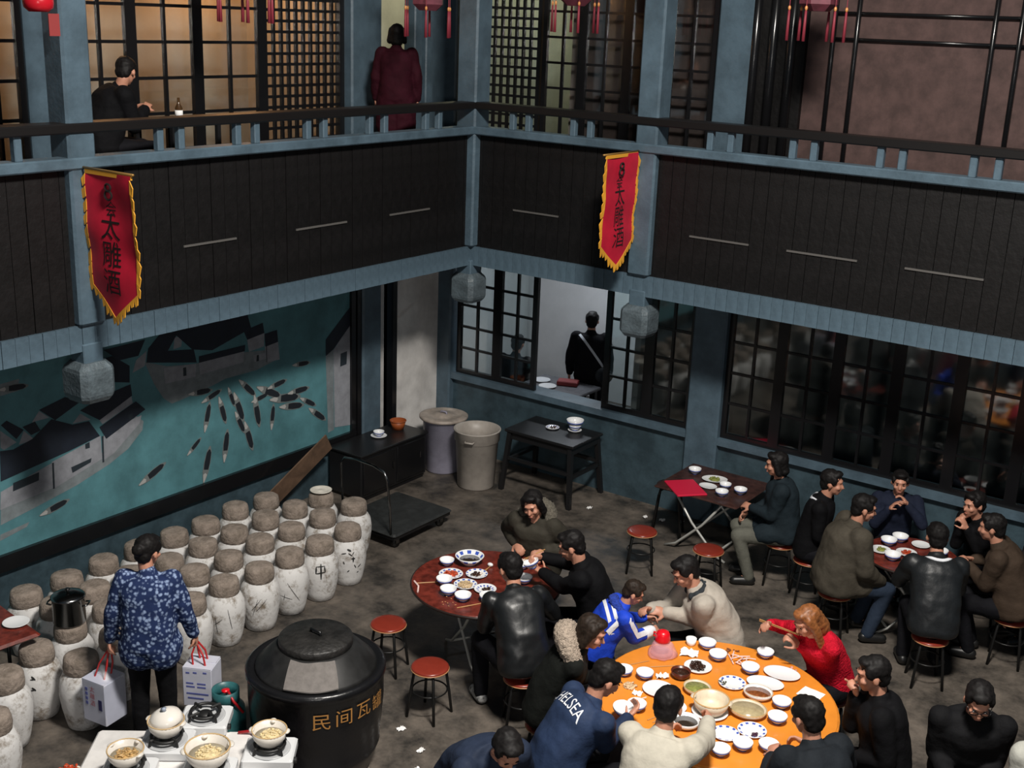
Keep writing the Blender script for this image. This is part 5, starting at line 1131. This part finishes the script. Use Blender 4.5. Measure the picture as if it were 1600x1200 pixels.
MB().box((.05, -.1128, .13), (.085, -.1105, .22)).build('printed_mark', mat('navy_print', (.02, .02, .10), .6), t)
bagm = MB().lathe([(0, -.012), (.13, -.01), (.165, .02), (.17, .18), (.165, .33), (.12, .40), (.03, .48), (0, .485)], 18).mesh('clear_bag', glass_mat('clear_film', (.95, .96, .98), .03, .35), True); lump(bagm, .025, 14); ob('clear_bag', bagm, t)
# --- window room and upstairs
t = thing('counter_table', 'grey table with plates and a red packet behind the open window', 'table', (-8.42, 12.95, 0))
MB().bev((-.46, -.30, .86), (.46, .34, .90), .01).build('tabletop', mat('grey_table', (.10, .10, .11), .5, var=.3, vscale=9), t)
for sx in (-1, 1):
    for sy in (-1, 1): MB().box((sx*.40-.03, sy*.26-.03, 0), (sx*.40+.03, sy*.26+.03, .86)).build('leg', M_btab, t)
MB().box((-.39, -.25, .1), (.39, -.22, .86)).build('front_panel', M_btab, t)
plate(-8.50, 12.80, .90, .12, 'white plate beside the red packet behind the open window'); plate(-8.72, 12.98, .90, .12, 'white plate nearer the paned sash behind the open window')
tag(MB().bev((-.14, -.09, 0), (.14, .09, .06), .01).build('red_packet', mat('dull_red_card', (.25, .03, .03), .6), None, False, (-8.36, 13.08, .90), .4), 'dull red packet on the table behind the open window', 'packet')

def ex_bag(J):
    c = J['P2']; T = J['T']; pts = [c+T @ V((-.05, .14-.32*i/14, .12-.40*i/14)) for i in range(15)]
    RIB.append((J, 'bag_strap', pts, T @ V((-1, 0, .35)), .03, mat('white_webbing', (.60, .62, .66), .6)))
    q = Blob(); q.e(c+T @ V((-.17, -.20, -.36)), (.05, .12, .11)); soft('shoulder_bag', q, fabric('grey_bag', (.05, .055, .06)), J['ro'], .014, 3)
person('person in black with white strapped bag standing behind the open window', (-8.30, 13.50), 118, 4, pose='stand', s=1.08, hz=.98, jacket=fabric('black_wool', (.008, .008, .010)), extra=ex_bag, puff=.01, vox=.011, eyes=False)
stool(-9.26, 13.05, 'round stool in the lit room behind the paned window', .3)
person('person in dark clothes seated behind the paned ground floor window', (-9.26, 13.05), 100, 12, jacket=fabric('black_wool', ()), vox=.012, eyes=False, s=1.05)
person('person in a dark red coat standing upstairs in the gallery corner', (-9.12, 10.42), 128, 0, pose='stand', base=Z2, s=.98, jacket=fabric('dark_red_coat', (.030, .004, .009)), coat=.35, hair='bob', vox=.011, eyes=False, puff=.015, female=True)
so = stool(-9.2, 6.62, 'round stool on the left gallery', .2); so.location.z = Z2
person('person in black bending over a small table on the left gallery', (-9.2, 6.62), 72, 24, base=Z2, head=(45, 12, 0), jacket=JB, lh=(-9.27, 7.03, 4.68), rh=(-9.07, 6.98, 4.68), puff=.03, vox=.011)
t = thing('gallery_table', 'small dark table on the left gallery holding a bottle', 'table', (-9.2, 7.44, Z2))
MB().bev((-.3, -.3, .74), (.3, .3, .77), .01).build('tabletop', M_btab, t)
for sx in (-1, 1):
    for sy in (-1, 1): MB().box((sx*.26-.02, sy*.26-.02, 0), (sx*.26+.02, sy*.26+.02, .74)).build('leg', M_btab, t)
t = thing('bottle', 'small glass bottle with pale label on the gallery table', 'bottle', (-9.02, 7.32, Z2+.77))
MB().lathe([(0, 0), (.032, 0), (.034, .01), (.034, .12), (.014, .16), (.012, .21), (0, .21)], 16).build('glass_body', mat('brown_glass', (.06, .03, .012), .1), t, True)
MB().ring([(.0345, .03), (.0355, .03), (.0355, .1), (.0345, .1)], 16).build('paper_label', mat('white_paper', ()), t, True)

# ------------------------------------------------------------------ bake the soft surfaces
bpy.context.view_layer.update()
for o, vx_, it, *_ in PENDING:
    md = o.modifiers.new('r', 'REMESH'); md.mode = 'VOXEL'; md.voxel_size = vx_; md.use_smooth_shade = True
    if it: sm_ = o.modifiers.new('s', 'SMOOTH'); sm_.factor = .5; sm_.iterations = it
dg = bpy.context.evaluated_depsgraph_get(); dg.update()
baked = [(o, bpy.data.meshes.new_from_object(o.evaluated_get(dg)), amp, sc, st) for o, _, _, amp, sc, st in PENDING]
import numpy as np
for o, me, amp, sc, st in baked:
    o.modifiers.clear(); old = o.data
    if amp:
        n = len(me.vertices); co = np.empty(n*3); no = np.empty(n*3); me.vertices.foreach_get('co', co); me.vertices.foreach_get('normal', no); co = co.reshape(-1, 3); no = no.reshape(-1, 3)
        sd = hash(o.name) % 97 if False else len(o.name)*3.7+o.parent.location.x*5
        d = np.array([noise.noise((p[0]*sc*st[0]+sd, p[1]*sc*st[1]-sd, p[2]*sc*st[2])) + .5*noise.noise((p[0]*sc*2.3+sd, p[1]*sc*2.3, p[2]*sc*2.3)) for p in co])
        co += no*(d*amp)[:, None]; me.vertices.foreach_set('co', co.ravel())
    me.materials.clear(); me.materials.append(old.materials[0]); me.polygons.foreach_set('use_smooth', [True]*len(me.polygons)); me.update(); o.data = me; bpy.data.meshes.remove(old)
# ---- white letters across the navy jacket, laid on its surface
me = text_mesh('CHELSEA', .085); jk = JN['jk']; bv = BVHTree.FromPolygons([v.co for v in jk.data.vertices], [p.vertices for p in jk.data.polygons])
T = JN['T']; nrm = (T @ V((-.80, .05, .60))).normalized(); U = (T @ V((0, -1, 0))); U = (U-nrm*U.dot(nrm)).normalized(); Vv = nrm.cross(U); O = JN['P2']+T @ V((-.12, .03, .045))
for v in me.vertices:
    u_, w_ = v.co.x, v.co.y*1.25; arc = -.55*u_*u_
    st = O+U*u_+Vv*(w_+arc)+nrm*.4; h = bv.ray_cast(st, -nrm)
    v.co = (h[0]+nrm*.005) if h[0] else O+U*u_+Vv*(w_+arc)
me.materials.clear(); me.materials.append(mat('white_letter_print', (.72, .74, .78), .6)); ob('back_lettering', me, JN['ro'])

# ---- stripes and straps laid on the clothes
for J, nm, pts, n_, wd, mt in RIB:
    jm = J['jk'].data; bv = BVHTree.FromPolygons([v.co for v in jm.vertices], [p.vertices for p in jm.polygons]); n_ = n_.normalized(); vs = []
    for i, p in enumerate(pts):
        tg = (pts[min(i+1, len(pts)-1)]-pts[max(i-1, 0)]).normalized(); sdv = tg.cross(n_).normalized()
        for k in (-1, -.33, .33, 1):
            q = p+sdv*wd/2*k; h = bv.ray_cast(q+n_*.4, -n_); vs.append((h[0] if h[0] else q)+n_*.006)
    N = len(pts); fs = [(i*4+k, i*4+k+1, i*4+k+5, i*4+k+4) for i in range(N-1) for k in range(3)]
    M_ = len(vs); MB().add(vs+[v-n_*.005 for v in vs], fs+[tuple(j+M_ for j in reversed(f)) for f in fs]).build(nm, mt, J['ro'], True)
